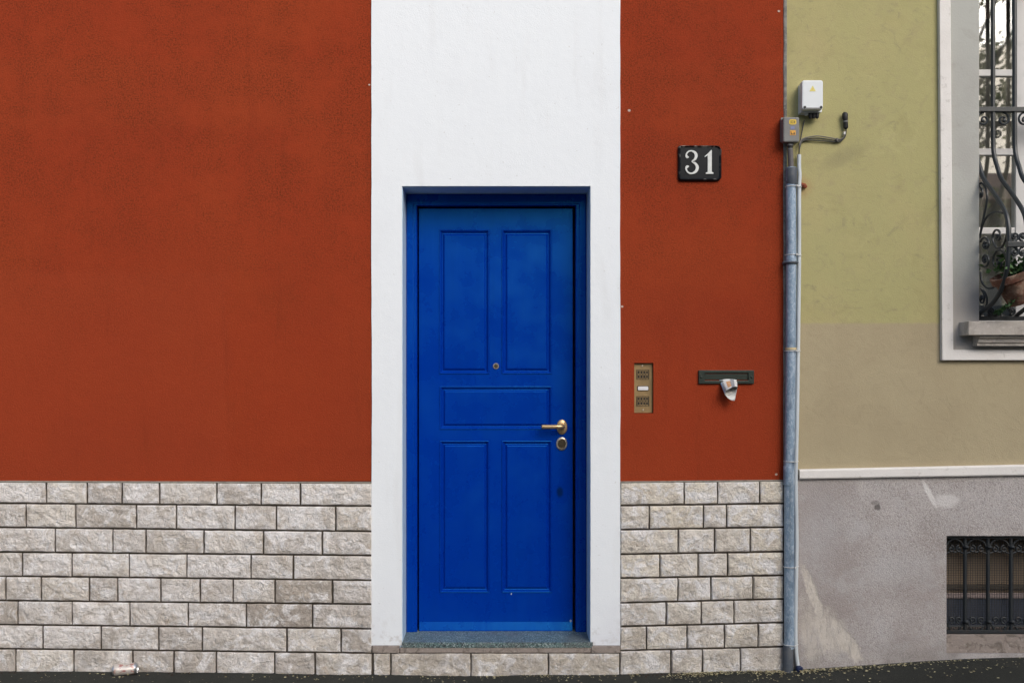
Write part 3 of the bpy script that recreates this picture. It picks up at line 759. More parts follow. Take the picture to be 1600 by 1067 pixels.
# curtain in folds
vs = []; fs = []; n = 220
for j in range(2):
    for i in range(n+1):
        x = wx0-.1 + (wx1-wx0+.2)*i/n
        vs.append((x, .33 + .022*math.sin(x*62 + 2*mn.noise(Vector((x*5,0,0)))) + .012*mn.noise(Vector((x*18,2,j))), (W(0,478,.33).z, wz1)[j]))
for i in range(n): fs.append((i, i+1, n+2+i, n+1+i))
cu = MB().add(vs, fs).build('curtain', CURTAIN, smooth=True, origin=((wx0+wx1)/2, .3, wz0)); tag(cu, 'grey net curtain hanging in folds behind the barred window', 'curtain')

# belly grille
gr = bpy.data.objects.new('window_grille', None); COL.objects.link(gr); gr.parent = YH
BX0 = wx0 + .0125                                   # first bar stands just inside the opening
GD = .05                                            # upright part of the bars, behind the facade
def y_of(px): return D*(BX0*S/(px - CX)) - D        # depth at which the first bar shows at this pixel
prof = [(200,1524.8),(232,1525.2),(248,1527.5),(262,1531.5),(280,1537.5),(305,1555),(330,1570),(348,1575),(368,1576.5),(390,1575.7),(421,1573),(452,1564.5),(473,1551.5),(484,1538),(492,1529),(497,1525)]
bar_path = []
for py, px in prof:
    y_ = min(GD, y_of(px)); q = W(px, py, y_); bar_path.append(Vector((0, y_, q.z)))
sp = smooth_path(bar_path, 7)
b1 = W(1551.5, 0, GD).x; gap = W(1585.3, 0, GD).x - b1
bx = [BX0]; x = b1
while x < wx1 - .03: bx.append(x); x += gap
bx.append(wx1 - .0125)
for x in bx:
    pth = [Vector((x, GD, wz1-.01)), Vector((x, GD, 2.72))] + [Vector((x, p.y, p.z)) for p in sp]
    MB().tube(pth, .0105, 8).build('grille_bar', IRON, gr, smooth=True)
def rail(py, d, h=.011, t=.008, name='grille_rail'):
    z = W(0, py, d).z
    MB().box(bx[0]-.010, bx[-1]+.010, d-t, d+t, z-h, z+h).build(name, IRON, gr, bevel=.002)
rail(172, GD, .0115, .014); rail(497.5, .03, .010, .012)
rz_ = 382; od = -y_of(1576); rail(rz_, -od, .0125, .013)
def spiral(cx, cz, rx, rz, a0, turns, inner=.18, n=34):
    """points inwards from the rim"""
    out = []
    for i in range(n+1):
        t = i/n; k_ = 1-(1-inner)*t**.8; a = R(a0) + turns*2*math.pi*t
        out.append((cx + rx*k_*math.cos(a), cz + rz*k_*math.sin(a)))
    return out
def front_scroll(cx, cz, r, a0, turns, y, ball=True):
    pts = [Vector((x, y, z)) for x, z in spiral(cx, cz, r, r, a0, turns)]
    mb = MB(); mb.tube(pts, .0052, 6)
    mb.lathe([(0,-.008),(.007,-.006),(.0095,0),(.007,.006),(0,.008)], pts[-1], (0,-1,0), 10)
    mb.build('scroll', IRON, gr, smooth=True)
for i in range(len(bx)-1):
    c = (bx[i]+bx[i+1])/2; zr = W(0,172,GD).z - .0125
    front_scroll(c - .004, zr - .036, .036, 90 if i % 2 else 90, -1.35 if i % 2 else 1.35, GD)
    yb = -od; zr2 = W(0,rz_,yb).z
    front_scroll(c-.018, zr2 + .036, .023, -90, 1.3, yb); front_scroll(c+.024, zr2 + .036, .023, -90, -1.3, yb)
    front_scroll(c-.018, zr2 - .036, .023, 90, -1.3, yb); front_scroll(c+.024, zr2 - .036, .023, 90, 1.3, yb)
    front_scroll(c, W(0,496,0).z + .030, .020, -90, 1.3 if i % 2 else -1.3, -.02)
# side scrolls between the first bar and the wall (their plane runs towards the street)
def side(px, py, x):
    y_ = min(GD, y_of(max(px, 1524.5))); q = W(px, py, y_); return Vector((x, y_, q.z))
def side_path(pts, x, r=.0055, end=None, k_=8):
    pp = smooth_path([side(a, b, x) for a, b in pts], k_)
    mb = MB(); mb.tube(pp, r, 6)
    if end: mb.lathe([(0,-.008),(.008,-.006),(.011,0),(.008,.006),(0,.008)], side(end[0], end[1], x), (1,0,0), 10)
    mb.build('scroll', IRON, gr, smooth=True)
def sp_px(cx, cy, rx, ry, a0, turns, inner=.22, n=16): return spiral(cx, cy, rx, ry, a0, turns, inner, n)
for x in (bx[0], bx[-1]):
    side_path([(1530,287),(1535,287),(1540,294),(1542.3,306),(1541,320),(1537,340),(1533,358),(1531,372)], x)
    side_path([(1530,287)] + sp_px(1531.5,303,5,10,-90,.9), x, end=(1532,304))
    side_path([(1532,366),(1536,350),(1543,338),(1552,332),(1561,331),(1567,333)], x)
    side_path([(1572,345),(1573.5,362),(1571,376),(1565,386),(1557.5,387.5)] + sp_px(1558.5,370,9.5,17,100,1.15), x, end=(1558.5,369))
    side_path(sp_px(1539.5,382,8,12.5,200,1.3), x, end=(1539.5,384)); side_path(sp_px(1539,406,8,12.5,140,-1.3), x, end=(1539,405))
    side_path([(1573,412),(1571,399),(1564,391),(1557,392)] + sp_px(1560,409,10,17,250,-1.2), x, end=(1559.5,411))
    side_path([(1532,425),(1534,440),(1541,449),(1550,450),(1559,444),(1567,434)], x)
    side_path([(1532,451),(1538,456),(1542,466),(1541,478),(1536,486)], x); side_path(sp_px(1534,466,5.5,12,-90,1.1), x, end=(1534,466))
    side_path([(1530,489),(1537,485),(1545,480),(1553,472)], x)

# basement window
bsill = MB().box(bx0+.001, bx1-.001, .012, .30, bz0+.0005, WZ(992)); bsill.build('basement_sill', STRIP, YH, bevel=.003)
bw = MB(); DB = .17
bw.box(bx0-.1, bx1+.1, .352, .40, bz0-.1, bz1+.1)
bwin = bw.build('basement_window', ROOM, YH)
zz = lambda p: W(0,p,DB).z
MB().box(bx0-.02, bx1+.02, DB, DB+.02, zz(912), bz1+.05).build('blind', BLIND, bwin)
MB().box(bx0-.02, bx1+.02, DB-.02, DB+.02, zz(919), zz(912.2)).build('blind_rail', BLIND2, bwin, bevel=.003)
MB().box(bx0-.02, bx1+.02, DB+.005, DB+.03, zz(926), zz(919.2)).build('blind_strip', BLIND, bwin)
MB().box(bx0-.02, bx1+.02, DB-.005, DB+.03, zz(934), zz(926.2)).build('sill_board', PBOARD, bwin, bevel=.003)
MB().box(bx0-.02, bx1+.02, DB+.01, DB+.03, WZ(992), zz(934.2)).build('lower_panel', BPANEL, bwin)
mb = MB(); mb.box(bx0-.05, bx0-.001, .34, .352, bz0, bz1); 
# basement grille
bg_ = bpy.data.objects.new('basement_grille', None); COL.objects.link(bg_); bg_.parent = YH
gy = .028
gb0, gb1 = WZ(991), bz1-.0005
def gbar(x0, x1, z0, z1, name, y0=gy-.010, y1=gy+.010, bev=.002): return MB().box(x0, x1, y0, y1, z0, z1).build(name, IRON2, bg_, bevel=bev)
gbar(bx0+.001, bx1-.001, WZ(842.2), gb1-.0005, 'grille_rail'); gbar(bx0+.001, bx1-.001, gb0, WZ(985.6), 'grille_rail')
gbar(bx0+.001, WX(1482), WZ(985.4), WZ(842.4), 'grille_bar')
cs = [1512 + 36*i for i in range(8)]
cs = [c for c in cs if WX(c) < bx1-.03]
gbar(bx1-.013, bx1-.001, WZ(985.4), WZ(842.4), 'grille_bar')
for c in cs:
    MB().tube([(WX(c), gy, WZ(985.4)), (WX(c), gy, WZ(842.4))], .0092, 8).build('grille_bar', IRON2, bg_, smooth=True)
    for py in (855, 972): MB().tube([(WX(c), gy-.012, WZ(py-2)), (WX(c), gy-.014, WZ(py)), (WX(c), gy-.012, WZ(py+2))], [.009,.014,.009], 8).build('collar', IRON2, bg_, smooth=True)
edges = [1480] + cs + [1788]
for a, b in zip(edges, edges[1:]):
    if b - a < 20: continue
    x0, x1 = WX(a+2.5), WX(b-2.5); c = (x0+x1)/2; hw = (x1-x0)/2
    mb = MB(); mb.tube([(c + hw*math.cos(R(t)), gy, WZ(858) + .046*math.sin(R(t))) for t in range(0, 181, 12)], .0048, 6)
    mb.tube([(x0, gy, WZ(866)), (c-.02, gy, WZ(862)), (c, gy, WZ(864)), (c+.02, gy, WZ(862)), (x1, gy, WZ(866))], .0042, 6)
    mb.build('arch', IRON2, bg_, smooth=True)
    for sgn in (-1, 1):
        for cz, a0 in ((WZ(859), 90), (WZ(970), -90)):
            pts = [(px_, gy-.002, pz_) for px_, pz_ in spiral(c + sgn*hw*.46, cz, hw*.40, .019, a0, sgn*1.2*(1 if a0 > 0 else -1), .2, 20)]
            MB().tube(pts, .0046, 6).build('scroll', IRON2, bg_, smooth=True)
        mb = MB(); mb.tube([(c + sgn*hw*.98, gy, WZ(973)), (c + sgn*hw*.7, gy, WZ(981)), (c + sgn*hw*.5, gy, WZ(985.5))], .0048, 6); mb.build('scroll', IRON2, bg_, smooth=True)
    mb = MB(); mb.tube([(x0, gy, WZ(980)), (x1, gy, WZ(980))], .004, 6); mb.build('cross_rod', IRON2, bg_)
mb = MB(); my = .055; x = bx0+.004
while x < bx1: mb.box(x-.0009, x+.0009, my, my+.0018, gb0, bz1-.0005); x += .0119
z = gb0+.004
while z < bz1: mb.box(bx0+.001, bx1-.001, my+.0019, my+.0037, z-.0009, z+.0009); z += .0119
mb.build('wire_mesh', WIRE, bg_, kind='stuff')
# strip of filler in the joint between the two houses
mb = MB(); vs = []; fs = []; n = 90
for i in range(n+1):
    z = WZ(748) + (TOP-WZ(748))*i/n
    e = .003*mn.noise(Vector((z*8,0,0))); e2 = .003*mn.noise(Vector((z*9,5,0)))
    for x, y in ((XJ-.004+e, .004), (XJ+.0015+e, -.005), (XY+.001+e2, -.006), (XY+.007+e2, .004)): vs.append((x, y, z))
for i in range(n):
    for k_ in range(3): fs.append((i*4+k_, i*4+k_+1, i*4+5+k_, i*4+4+k_))
MB().add(vs, fs).build('joint_filler', JOINT, YH, smooth=True)

# ------------------------------------------------------------------ house number
pl = thing('house_number_plaque', W(1093, 284), 'black enamel plaque with raised white numerals 31 on the red wall', 'house number')
x0, x1, z0, z1 = WX(1059), WX(1126.5), WZ(283.5), WZ(228.5)
mb = MB(); mb.prism(rrect(x0, x1, z0, z1, .02, 5, [.022,.026,.010,.016]), -.012, .002); mb.build('plate', ENAMEL, pl, bevel=.003)
o_ = rrect(x0, x1, z0, z1, .02, 5, [.022,.026,.010,.016]); i_ = rrect(x0+.012, x1-.012, z0+.012, z1-.010, .012, 5, [.014,.016,.006,.010])
mb = MB(); nq = len(o_)
def rg(pts, y): return [(x, y, z) for x, z in pts]
mid = [(a[0]*.55+b[0]*.45, a[1]*.55+b[1]*.45) for a, b in zip(o_, i_)]
vs = rg(o_, -.0105) + rg(mid, -.019) + rg(i_, -.0122); fs = []
for b_ in range(2):
    for i in range(nq): fs.append((b_*nq+i, b_*nq+(i+1)%nq, b_*nq+nq+(i+1)%nq, b_*nq+nq+i))
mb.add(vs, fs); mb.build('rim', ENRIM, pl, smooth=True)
def cp(x, y): return Vector((WX(1020 + x/10.667), 0, WZ(210 + y/10.667)))
st3 = [(590,392,14),(560,392,40),(548,355,26),(575,308,24),(630,290,22),(690,318,40),(712,372,48),(690,430,38),(640,468,12),
       (696,500,36),(730,560,48),(708,628,44),(640,664,26),(575,645,26),(545,592,26),(560,555,42),(592,548,14)]
cpts = smooth_path([Vector((a, b, c)) for a, b, c in st3], 7)
L_, R_ = [], []
for i, p in enumerate(cpts):
    t = cpts[min(i+1,len(cpts)-1)] - cpts[max(i-1,0)]; nrm = Vector((-t.y, t.x)).normalized()*p.z*.5
    L_.append((p.x+nrm.x, p.y+nrm.y)); R_.append((p.x-nrm.x, p.y-nrm.y))
vs = []; fs = []
for y in (-.0175, -.011):
    for side_ in (L_, R_):
        for a, b in side_: q = cp(a, b); vs.append((q.x, y, q.z))
n = len(L_)
for i in range(n-1):
    fs += [(i, n+i, n+i+1, i+1), (i, i+1, 2*n+i+1, 2*n+i), (n+i+1, n+i, 3*n+i, 3*n+i+1)]
fs += [(0, 2*n, 3*n, n), (n-1, 2*n-1, 4*n-1, 3*n-1)]
MB().add(vs, fs).build('numeral', NUM, pl)
one = [(964,272),(972,285),(970,640),(998,650),(998,674),(872,674),(872,650),(903,640),(903,365),(862,394),(846,386),(915,325)]
pts = [(cp(a,b).x, cp(a,b).z) for a, b in one][::-1]
mb = MB(); mb.prism(pts, -.0175, -.011); mb.build('numeral', NUM, pl, bevel=.0008)

# ------------------------------------------------------------------ intercom
ic = thing('door_intercom', W(1006, 645), 'narrow bronze door intercom set into the red wall right of the door', 'intercom')
fy = .017
mb = MB(); mb.box(ix0+.001, ix1-.001, fy, fy+.05, iz0+.001, iz1-.001); mb.build('faceplate', BRONZE, ic, bevel=.0015)
for (ya, yb) in ((577.5,592.8),(619,634.6)):
    x0, x1, z0, z1 = WX(995.2), WX(1015.2), WZ(yb), WZ(ya)
    mb = MB(); mb.slab([x0, x0+.002, x1-.002, x1], [z0, z0+.002, z1-.002, z1], lambda i,j: i == 1 and j == 1, fy-.002, fy+.0005)
    g = mb.build('speaker_grille', DKBRONZE, ic)
    mb = MB()
    for i in range(4):
        for j in range(2):
            cx_ = x0 + (x1-x0)*(.17+.22*i); cz_ = z0 + (z1-z0)*(.28+.46*j)
            mb.prism(rrect(cx_-.0036, cx_+.0036, cz_-.007, cz_+.007, .0034, 3), fy-.0012, fy+.0006)
    for i in range(5):
        cx_ = x0 + (x1-x0)*(.06+.22*i); mb.box(cx_-.0010, cx_+.0010, fy-.0011, fy+.0006, z0+.003, z1-.003)
    mb.box(x0+.003, x1-.003, fy-.001, fy+.0006, (z0+z1)/2-.001, (z0+z1)/2+.001)
    mb.build('slots', HOLE, ic, kind='stuff')
mb = MB(); mb.prism(rrect(WX(996.3), WX(1014.3), WZ(610.3), WZ(603), .003, 3), fy-.003, fy+.001); mb.build('button_frame', DKBRONZE, ic)
mb = MB(); mb.prism(rrect(WX(997.3), WX(1013.5), WZ(609.6), WZ(603.8), .004, 4), fy-.0065, fy); mb.build('call_button', BUTTON, ic, bevel=.001)
for p in ((1004.5,571.6),(1005.4,640.6)):
    c = W(*p); c.y = fy
    MB().lathe([(.0001,.0025),(.0035,.002),(.005,0),(.005,-.002)][::-1], c, (0,-1,0), 12).build('screw', BRASS2, ic, smooth=True)

# ------------------------------------------------------------------ letter slot + paper
ls = thing('letter_slot', W(1134, 600), 'dark green metal letter slot in the red wall with a newspaper in it', 'letter slot')
x0, x1, z0, z1 = WX(1091), WX(1177.5), WZ(599.5), WZ(578.5)
xa, xb, za, zb3 = WX(1100.5), WX(1168.5), WZ(594.5), WZ(583)
mb = MB(); mb.slab([x0, xa, xb, x1], [z0, za, zb3, z1], lambda i,j: i == 1 and j == 1, -.011, .003); mb.build('slot_frame', DKGREEN, ls, bevel=.002)
mb = MB(); mb.box(xa+.001, xb-.001, -.004, .003, za+.004, zb3-.0045); mb.build('flap', DKGREEN, ls, bevel=.0015)
for xx in (x0+.012, x1-.012):
    MB().lathe([(.0055,0),(.0055,.002),(.003,.004),(.0003,.0045)], (xx, -.0112, (z0+z1)/2), (0,-1,0), 12).build('screw', DKGREEN, ls, smooth=True)
# folded newspaper: a sleeve open at the street end, its back sheet hanging lower
a0 = W(1137, 592, 0.0)
n = 36; rows = 8; vs = []; fs = []; mis = []
def ringp(t, a):
    c_, s_ = math.cos(a), math.sin(a); e = t**.85
    px = (1137 + 5.3*e) + c_*(14 - 4.0*e) + s_*(-.6*e)
    py = (592.2 + 18.2*e) + c_*(-5.0*e) - s_*(1.2 + 3.4*e)
    y_ = .004 - .062*t**1.2 - s_*(.004 + .020*e)
    return W(px, py, y_)
for j in range(rows+1):
    for i in range(n): vs.append(ringp(j/rows, 2*math.pi*i/n))
for j in range(rows):
    for i in range(n):
        fs.append((j*n+i, j*n+(i+1)%n, (j+1)*n+(i+1)%n, (j+1)*n+i))
        a = 2*math.pi*(i+.5)/n; u_ = math.cos(a); mi = 0
        if a < math.pi:
            if u_ < -.86: mi = 1
            elif u_ < -.62: mi = 2
            elif u_ < -.42: mi = 0
            elif u_ < .12: mi = 3 if 1 < j < rows-1 else 0
            elif u_ < .62: mi = 2
        mis.append(mi)
o_ = len(vs); m_ = 14
for j in range(6):
    t = j/5
    for i in range(m_+1):
        f_ = i/m_; p = ringp(1.0, math.pi*(1.10 + .78*f_)); q = W(1136.5 + 11.5*f_, 626 - 5.0*(1-f_)**2.2, -.046 - .010*math.sin(math.pi*f_))
        p.y += .004; vs.append(p.lerp(q, t))
for j in range(5):
    for i in range(m_): fs.append((o_+j*(m_+1)+i, o_+j*(m_+1)+i+1, o_+(j+1)*(m_+1)+i+1, o_+(j+1)*(m_+1)+i)); mis.append(0)
mb = MB(); mb.add(vs, fs); mb.m = mis
npap = mb.build('newspaper', [PAPER, PBLUE, PINK_, PORANGE], smooth=True, origin=a0); tag(npap, 'rolled printed newspaper poking out of the letter slot', 'newspaper')
sol = npap.modifiers.new('thickness', 'SOLIDIFY'); sol.thickness = .0012; sol.offset = 0

# ------------------------------------------------------------------ drainpipe
dp = thing('drainpipe', W(1231, 1050), 'galvanised steel drainpipe with dark iron foot between the two houses', 'drainpipe')
rp = 8.0/S; yp = -.034
def pc(px, py): q = W(px, py, yp); return q
MB().tube([pc(1235.8,262), pc(1236.4,405), pc(1235.6,560), pc(1233.6,722), pc(1233.4,735)], rp*.985, 20).build('pipe', GALV, dp, smooth=True)
MB().tube([pc(1233.4,722), pc(1233.4,728), pc(1232.6,729), pc(1232.6,757), pc(1233.2,758), pc(1233.0,1012)], [rp*.99, rp*.99, rp*1.06, rp*1.06, rp*.97, rp*.97], 20).build('pipe', GALV, dp, smooth=True)
gpz = gz(pc(1231,1050).x)-.03
b0 = pc(1231.6, 1008); e0 = Vector((pc(1230.6,1050).x, yp, gpz))
MB().tube([b0, b0.lerp(e0,.03), e0], [rp*.93, rp*1.0, rp*1.0], 20).build('iron_foot', CASTIRON, dp, smooth=True)
MB().tube([pc(1236.6,262.5), pc(1236.6,264), pc(1236.6,288), pc(1236.6,289.5)], [rp*.98, rp*1.07, rp*1.07, rp*1.0], 20).build('top_collar', CASTIRON, dp, smooth=True)
MB().tube([pc(1236,399), pc(1236,401), pc(1236,412.5), pc(1236,414)], [rp, rp*1.06, rp*1.06, rp], 20).build('pipe_joint', GALV, dp, smooth=True)
# wall bracket with bolt
mb = MB(); c = pc(1236,411)
mb.tube([Vector((c.x + (rp+.004)*math.cos(R(a)), c.y - (rp+.004)*math.sin(R(a)), c.z)) for a in range(-10, 191, 15)], .006, 6)
bx_ = WX(1224.5)
mb.box(bx_-.006, c.x-rp-.001, -.032, -.020, c.z-.006, c.z+.008); mb.lathe([(.011,-.01),(.011,.012),(.006,.014),(.0005,.015)], (bx_, -.022, c.z+.001), (0,-1,0), 10)
mb.box(bx_-.005, bx_+.005, -.02, .01, c.z-.005, c.z+.005)
mb.build('wall_bracket', CASTIRON, dp)

# ------------------------------------------------------------------ conduit beside the pipe
cd = thing('cable_conduit', W(1246, 1044), 'thin pale grey plastic conduit tied alongside the drainpipe', 'conduit')
yc = -.022; rc = 3.1/S
def cc(px, py): return W(px, py, yc)
pth = [cc(1248.6,242), cc(1248.6,262), cc(1249.4,275), cc(1248.6,300), cc(1248.4,420), cc(1247.2,520), cc(1245.6,640), cc(1243.4,740), cc(1243.6,775), cc(1244.6,850), cc(1243.2,950), cc(1243.4,1010), cc(1246.8,1041)]
pp = smooth_path(pth, 6)
MB().tube(pp, rc, 12).build('tube', PVC, cd, smooth=True)
e = pp[-1]
MB().tube([e + Vector((0,0,.006)), e + Vector((.001,-.002,-.004)), Vector((e.x+.004, e.y-.012, gz(e.x)+.006)), Vector((e.x+.006, e.y-.022, gz(e.x)+.004))], [.010,.016,.020,.016], 12).build('end_cap', BCAP, cd, smooth=True)
def tie(py, mat_=TIE, r=.0016, tilt=0.0, name='cable_tie'):
    px_p = 1236 - (py-300)*.0045; c1 = pc(px_p, py); 
    # centre of the conduit at this height
    c2 = min(pp, key=lambda p: abs(p.z - c1.z))
    R1 = rp + .003; R2 = rc + .002
    pts = [Vector((c1.x + R1*math.cos(R(a)), c1.y + R1*math.sin(R(a)), c1.z)) for a in range(90, 271, 15)]
    pts += [Vector((c1.x + R1*.5, c1.y - R1*.95, c1.z - tilt*.3))]
    pts += [Vector((c2.x + R2*math.cos(R(a)), c2.y + R2*math.sin(R(a)), c1.z - tilt)) for a in range(-70, 91, 20)]
    mb = MB(); mb.tube(pts, r, 6)
    mb.box(c1.x+R1*.6, c1.x+R1*.6+.008, c1.y-R1*.95-.006, c1.y-R1*.95+.001, c1.z-.003-tilt*.4, c1.z+.003-tilt*.4)
    o = mb.build(name, mat_, origin=(c1.x, c1.y, c1.z)); return o
for k_, (py, lab) in enumerate(((292,'white cable tie round drainpipe and conduit, topmost, by the red stub'),(398.5,'white cable tie just above the dark wall bracket of the drainpipe'),(548.5,'white cable tie just below the ragged yellow tape on the drainpipe'),
            (720.5,'white cable tie on the pipe just above the level of the bricks'),(885,'white cable tie round the pipe halfway down the brick courses'),(1006,'sagging white cable tie lowest on the pipe, at the dark iron foot'))):
    tag(tie(py, TIE, .0017, .004 if py == 1006 else (.001 if k_ % 2 else -.001)), lab, 'cable tie', 'cable ties along the drainpipe')
c = pc(1235.7, 545)
mb = MB(); mb.tube([c + Vector((0,0,-.006)), c + Vector((0,0,.006))], rp*1.05, 20, caps=False); tp = mb.build('tape', TAPE, smooth=True, origin=c); tag(tp, 'ragged yellowed tape wound round the drainpipe', 'tape')
mb = MB(); q = W(1256, 290)
mb.tube([W(1252,289,.01), W(1252.5,289,-.008), W(1257,290.5,-.016), W(1260,293,-.014)], [.009,.011,.012,.007], 8); rs_ = mb.build('bracket_stub', RUST, smooth=True, origin=q); tag(rs_, 'rusty red metal stub sticking out of the ochre wall by the conduit', 'bracket')

# ------------------------------------------------------------------ boxes and cables
def rbox(mb, px0, px1, py0, py1, dfront, dback, r, mi=0):
    p = W(px0, py1, dfront); q = W(px1, py0, dfront)
    mb.prism(rrect(p.x, q.x, p.z, q.z, r, 4), dfront, dback, mi); return p, q
wb = thing('white_junction_box', W(1268, 178), 'white plastic electrical box with small yellow warning triangle on the ochre wall', 'electrical box')
mb = MB(); p, q = rbox(mb, 1252, 1284.5, 129, 176, -.05, .002, .006); mb.build('box_body', WPLAST, wb, bevel=.002)
mb = MB(); p, q = rbox(mb, 1253.3, 1286.3, 125.5, 171.5, -.085, -.0515, .012); mb.build('lid', WPLAST, wb, bevel=.006)
for px in (1257.5, 1283):
    c = W(px, 168, -.0855); MB().lathe([(.0065,-.002),(.0065,.0015),(.004,.002)], c, (0,-1,0), 12).build('lid_screw', RUBBER, wb)
mb = MB(); rbox(mb, 1259.5, 1281, 168.6, 170.6, -.0858, -.08, .001); mb.build('lid_slot', GPLAST, wb)
mb = MB(); t = [(1264.8,143),(1274.8,143),(1269.8,134)]; d_ = -.0862
mb.prism([(W(a,b,d_).x, W(a,b,d_).z) for a, b in t], d_, -.0852); mb.build('warning_triangle', YSTICK, wb)
mb = MB(); t = [(1269.3,141.6),(1270.6,139.6),(1269.4,139.5),(1270.4,137),(1268.8,140),(1269.9,140.1)]
mb.prism([(W(a,b,-.0868).x, W(a,b,-.0868).z) for a, b in t], -.0868, -.0861); mb.build('lightning_mark', OSTICK, wb)
z_ = W(0,176,-.05).z
for i in range(3):
    x = WX(1262.5+5.2*i); MB().tube([(x, -.035, z_+.003), (x, -.035, z_-.012), (x, -.036, z_-.020), (x, -.036, z_-.026)], [.0098,.0098,.0086,.006], 10).build('cable_gland', RUBBER, wb, smooth=True)
x = WX(1256.5); MB().tube([(x, -.03, z_+.003), (x, -.03, z_-.006), (x, -.03, z_-.010)], [.009,.009,.006], 10).build('blanking_plug', CLEARP, wb, smooth=True)

gbx = thing('grey_junction_box', W(1234, 225), 'grey plastic junction box with two yellow stickers at the top of the drainpipe', 'electrical box')
mb = MB(); rbox(mb, 1221, 1248.5, 184, 221, -.026, .0, .004); mb.build('box_body', GPLAST, gbx, bevel=.002)
mb = MB(); rbox(mb, 1224, 1249.2, 183.2, 222, -.066, -.0268, .008); mb.build('lid', GPLAST, gbx, bevel=.006)
mb = MB(); rbox(mb, 1220.5, 1226, 184, 188, -.03, -.0265, .002); rbox(mb, 1220.5, 1226, 216, 220, -.03, -.0265, .002); mb.build('hinge', GPLAST, gbx)
dd = -.0668
mb = MB(); rbox(mb, 1233, 1244.4, 186.8, 195, dd, -.0655, .009); st1 = mb.build('sticker', STICK, gbx)
mb = MB(); rbox(mb, 1234.4, 1243.2, 204, 211.6, dd, -.0655, .001); st2 = mb.build('sticker', OSTICK, gbx)
mb = MB(); rbox(mb, 1235.4, 1241.6, 198, 201.8, dd, -.0655, .001); mb.build('printed_label', BLABEL, gbx)
d2 = -.0673
mb = MB()
for a, b, c_, e_ in ((1235.5,1236.3,188.8,193.2),(1237.2,1239.2,189,189.7),(1237.2,1237.9,189,193.2),(1237.2,1239.2,192.5,193.2),(1240.2,1240.9,188.8,193.2),(1241.4,1242.2,189.4,192.6)): rbox(mb, a, b, c_, e_, d2, dd+.0002, .0002)
mb.build('printed_mark', INK, gbx, kind='stuff')
mb = MB()
t = lambda *p_: mb.prism([(W(a,b,d2).x, W(a,b,d2).z) for a, b in p_], d2, dd+.0002)
rbox(mb, 1235.6, 1236.5, 205.6, 209.8, d2, dd+.0002, .0002); t((1236.5,209.8),(1238.6,209.8),(1237.2,207.4)); t((1239.4,209.8),(1242.4,209.8),(1240.9,206.2)); rbox(mb, 1235.4, 1242.4, 210.2, 210.7, d2, dd+.0002, .0001)
mb.build('printed_mark', INK, gbx, kind='stuff')
c1 = W(1234.5, 221, -.036); c2 = W(1234.5, 234, -.036)
mb = MB(); mb.tube([c1 + Vector((0,0,.006)), c1.lerp(c2,.55), c1.lerp(c2,.6), c2], [.016,.016,.0125,.0115], 14); mb.build('cable_gland', GPLAST, gbx, smooth=True)
mb = MB(); mb.tube([W(1234.5,229,-.036), W(1234.5,236,-.036)], [.0135,.010], 14); mb.build('gland_nut', RUBBER, gbx, smooth=True)
mb = MB(); mb.tube([W(1234.6,234,-.036), W(1235.6,250,-.034), W(1236.2,268,-.034)], .0135, 14); tp = mb.build('feed_tube', SHEATH, gbx, smooth=True)
# cable bundle
cb = thing('cable_bundle', W(1285, 218), 'bundle of thin dark cables on the ochre wall ending in a black connector', 'cable')
for i, (o1, o2, m_) in enumerate(((0,0,CABLE),(2.2,-.004,CABLE),(-2.0,.004,SHEATH))):
    o1 *= 1.7; pth = [W(1248.5,241,-.022), W(1249.6,228+o1,-.026), W(1253,220+o1*.5,-.016), W(1262,216.8+o1*.6,-.012), W(1278,216.2+o1,-.010), W(1296,218.2+o1*.8,-.010), W(1311,219.8+o1*.5,-.012), W(1317,217+o1*.3,-.014), W(1321,211+o1*.2,-.015), W(1322.2,200,-.016)]
    MB().tube(smooth_path(pth, 6), .0030, 6).build('cable', m_, cb, smooth=True)
MB().tube(smooth_path([W(1248.2,243,-.022), W(1249.5,228,-.02), W(1252,212,-.016), W(1255,196,-.014), W(1256.8,188.5,-.013)], 6), .0032, 6).build('cable', RUBBER, cb, smooth=True)
MB().tube(smooth_path([W(1222.6,224,-.02), W(1221.4,214,-.012), W(1222,190,-.01)], 6), .0028, 6).build('cable', CABLE, cb, smooth=True)
MB().tube([W(1320.8,176.5,-.020), W(1320.4,178,-.020), W(1320.4,186,-.020), W(1321,188,-.020), W(1321.6,199.5,-.018), W(1322,202,-.016)], [.010,.0135,.0130,.0105,.0115,.006], 12).build('connector', RUBBER, cb, smooth=True)
MB().tube([W(1321,189.5,-.020), W(1321.1,191.5,-.020)], .0125, 12).build('connector_ring', GPLAST, cb, smooth=True)
for a, b in ((1319.5,208.5),(1308,218.4)):
    c = W(a, b, -.02); MB().box(c.x-.004, c.x+.004, -.024, -.004, c.z-.007, c.z+.007).build('cable_clip', TIE if a > 1315 else SHEATH, cb, bevel=.001)

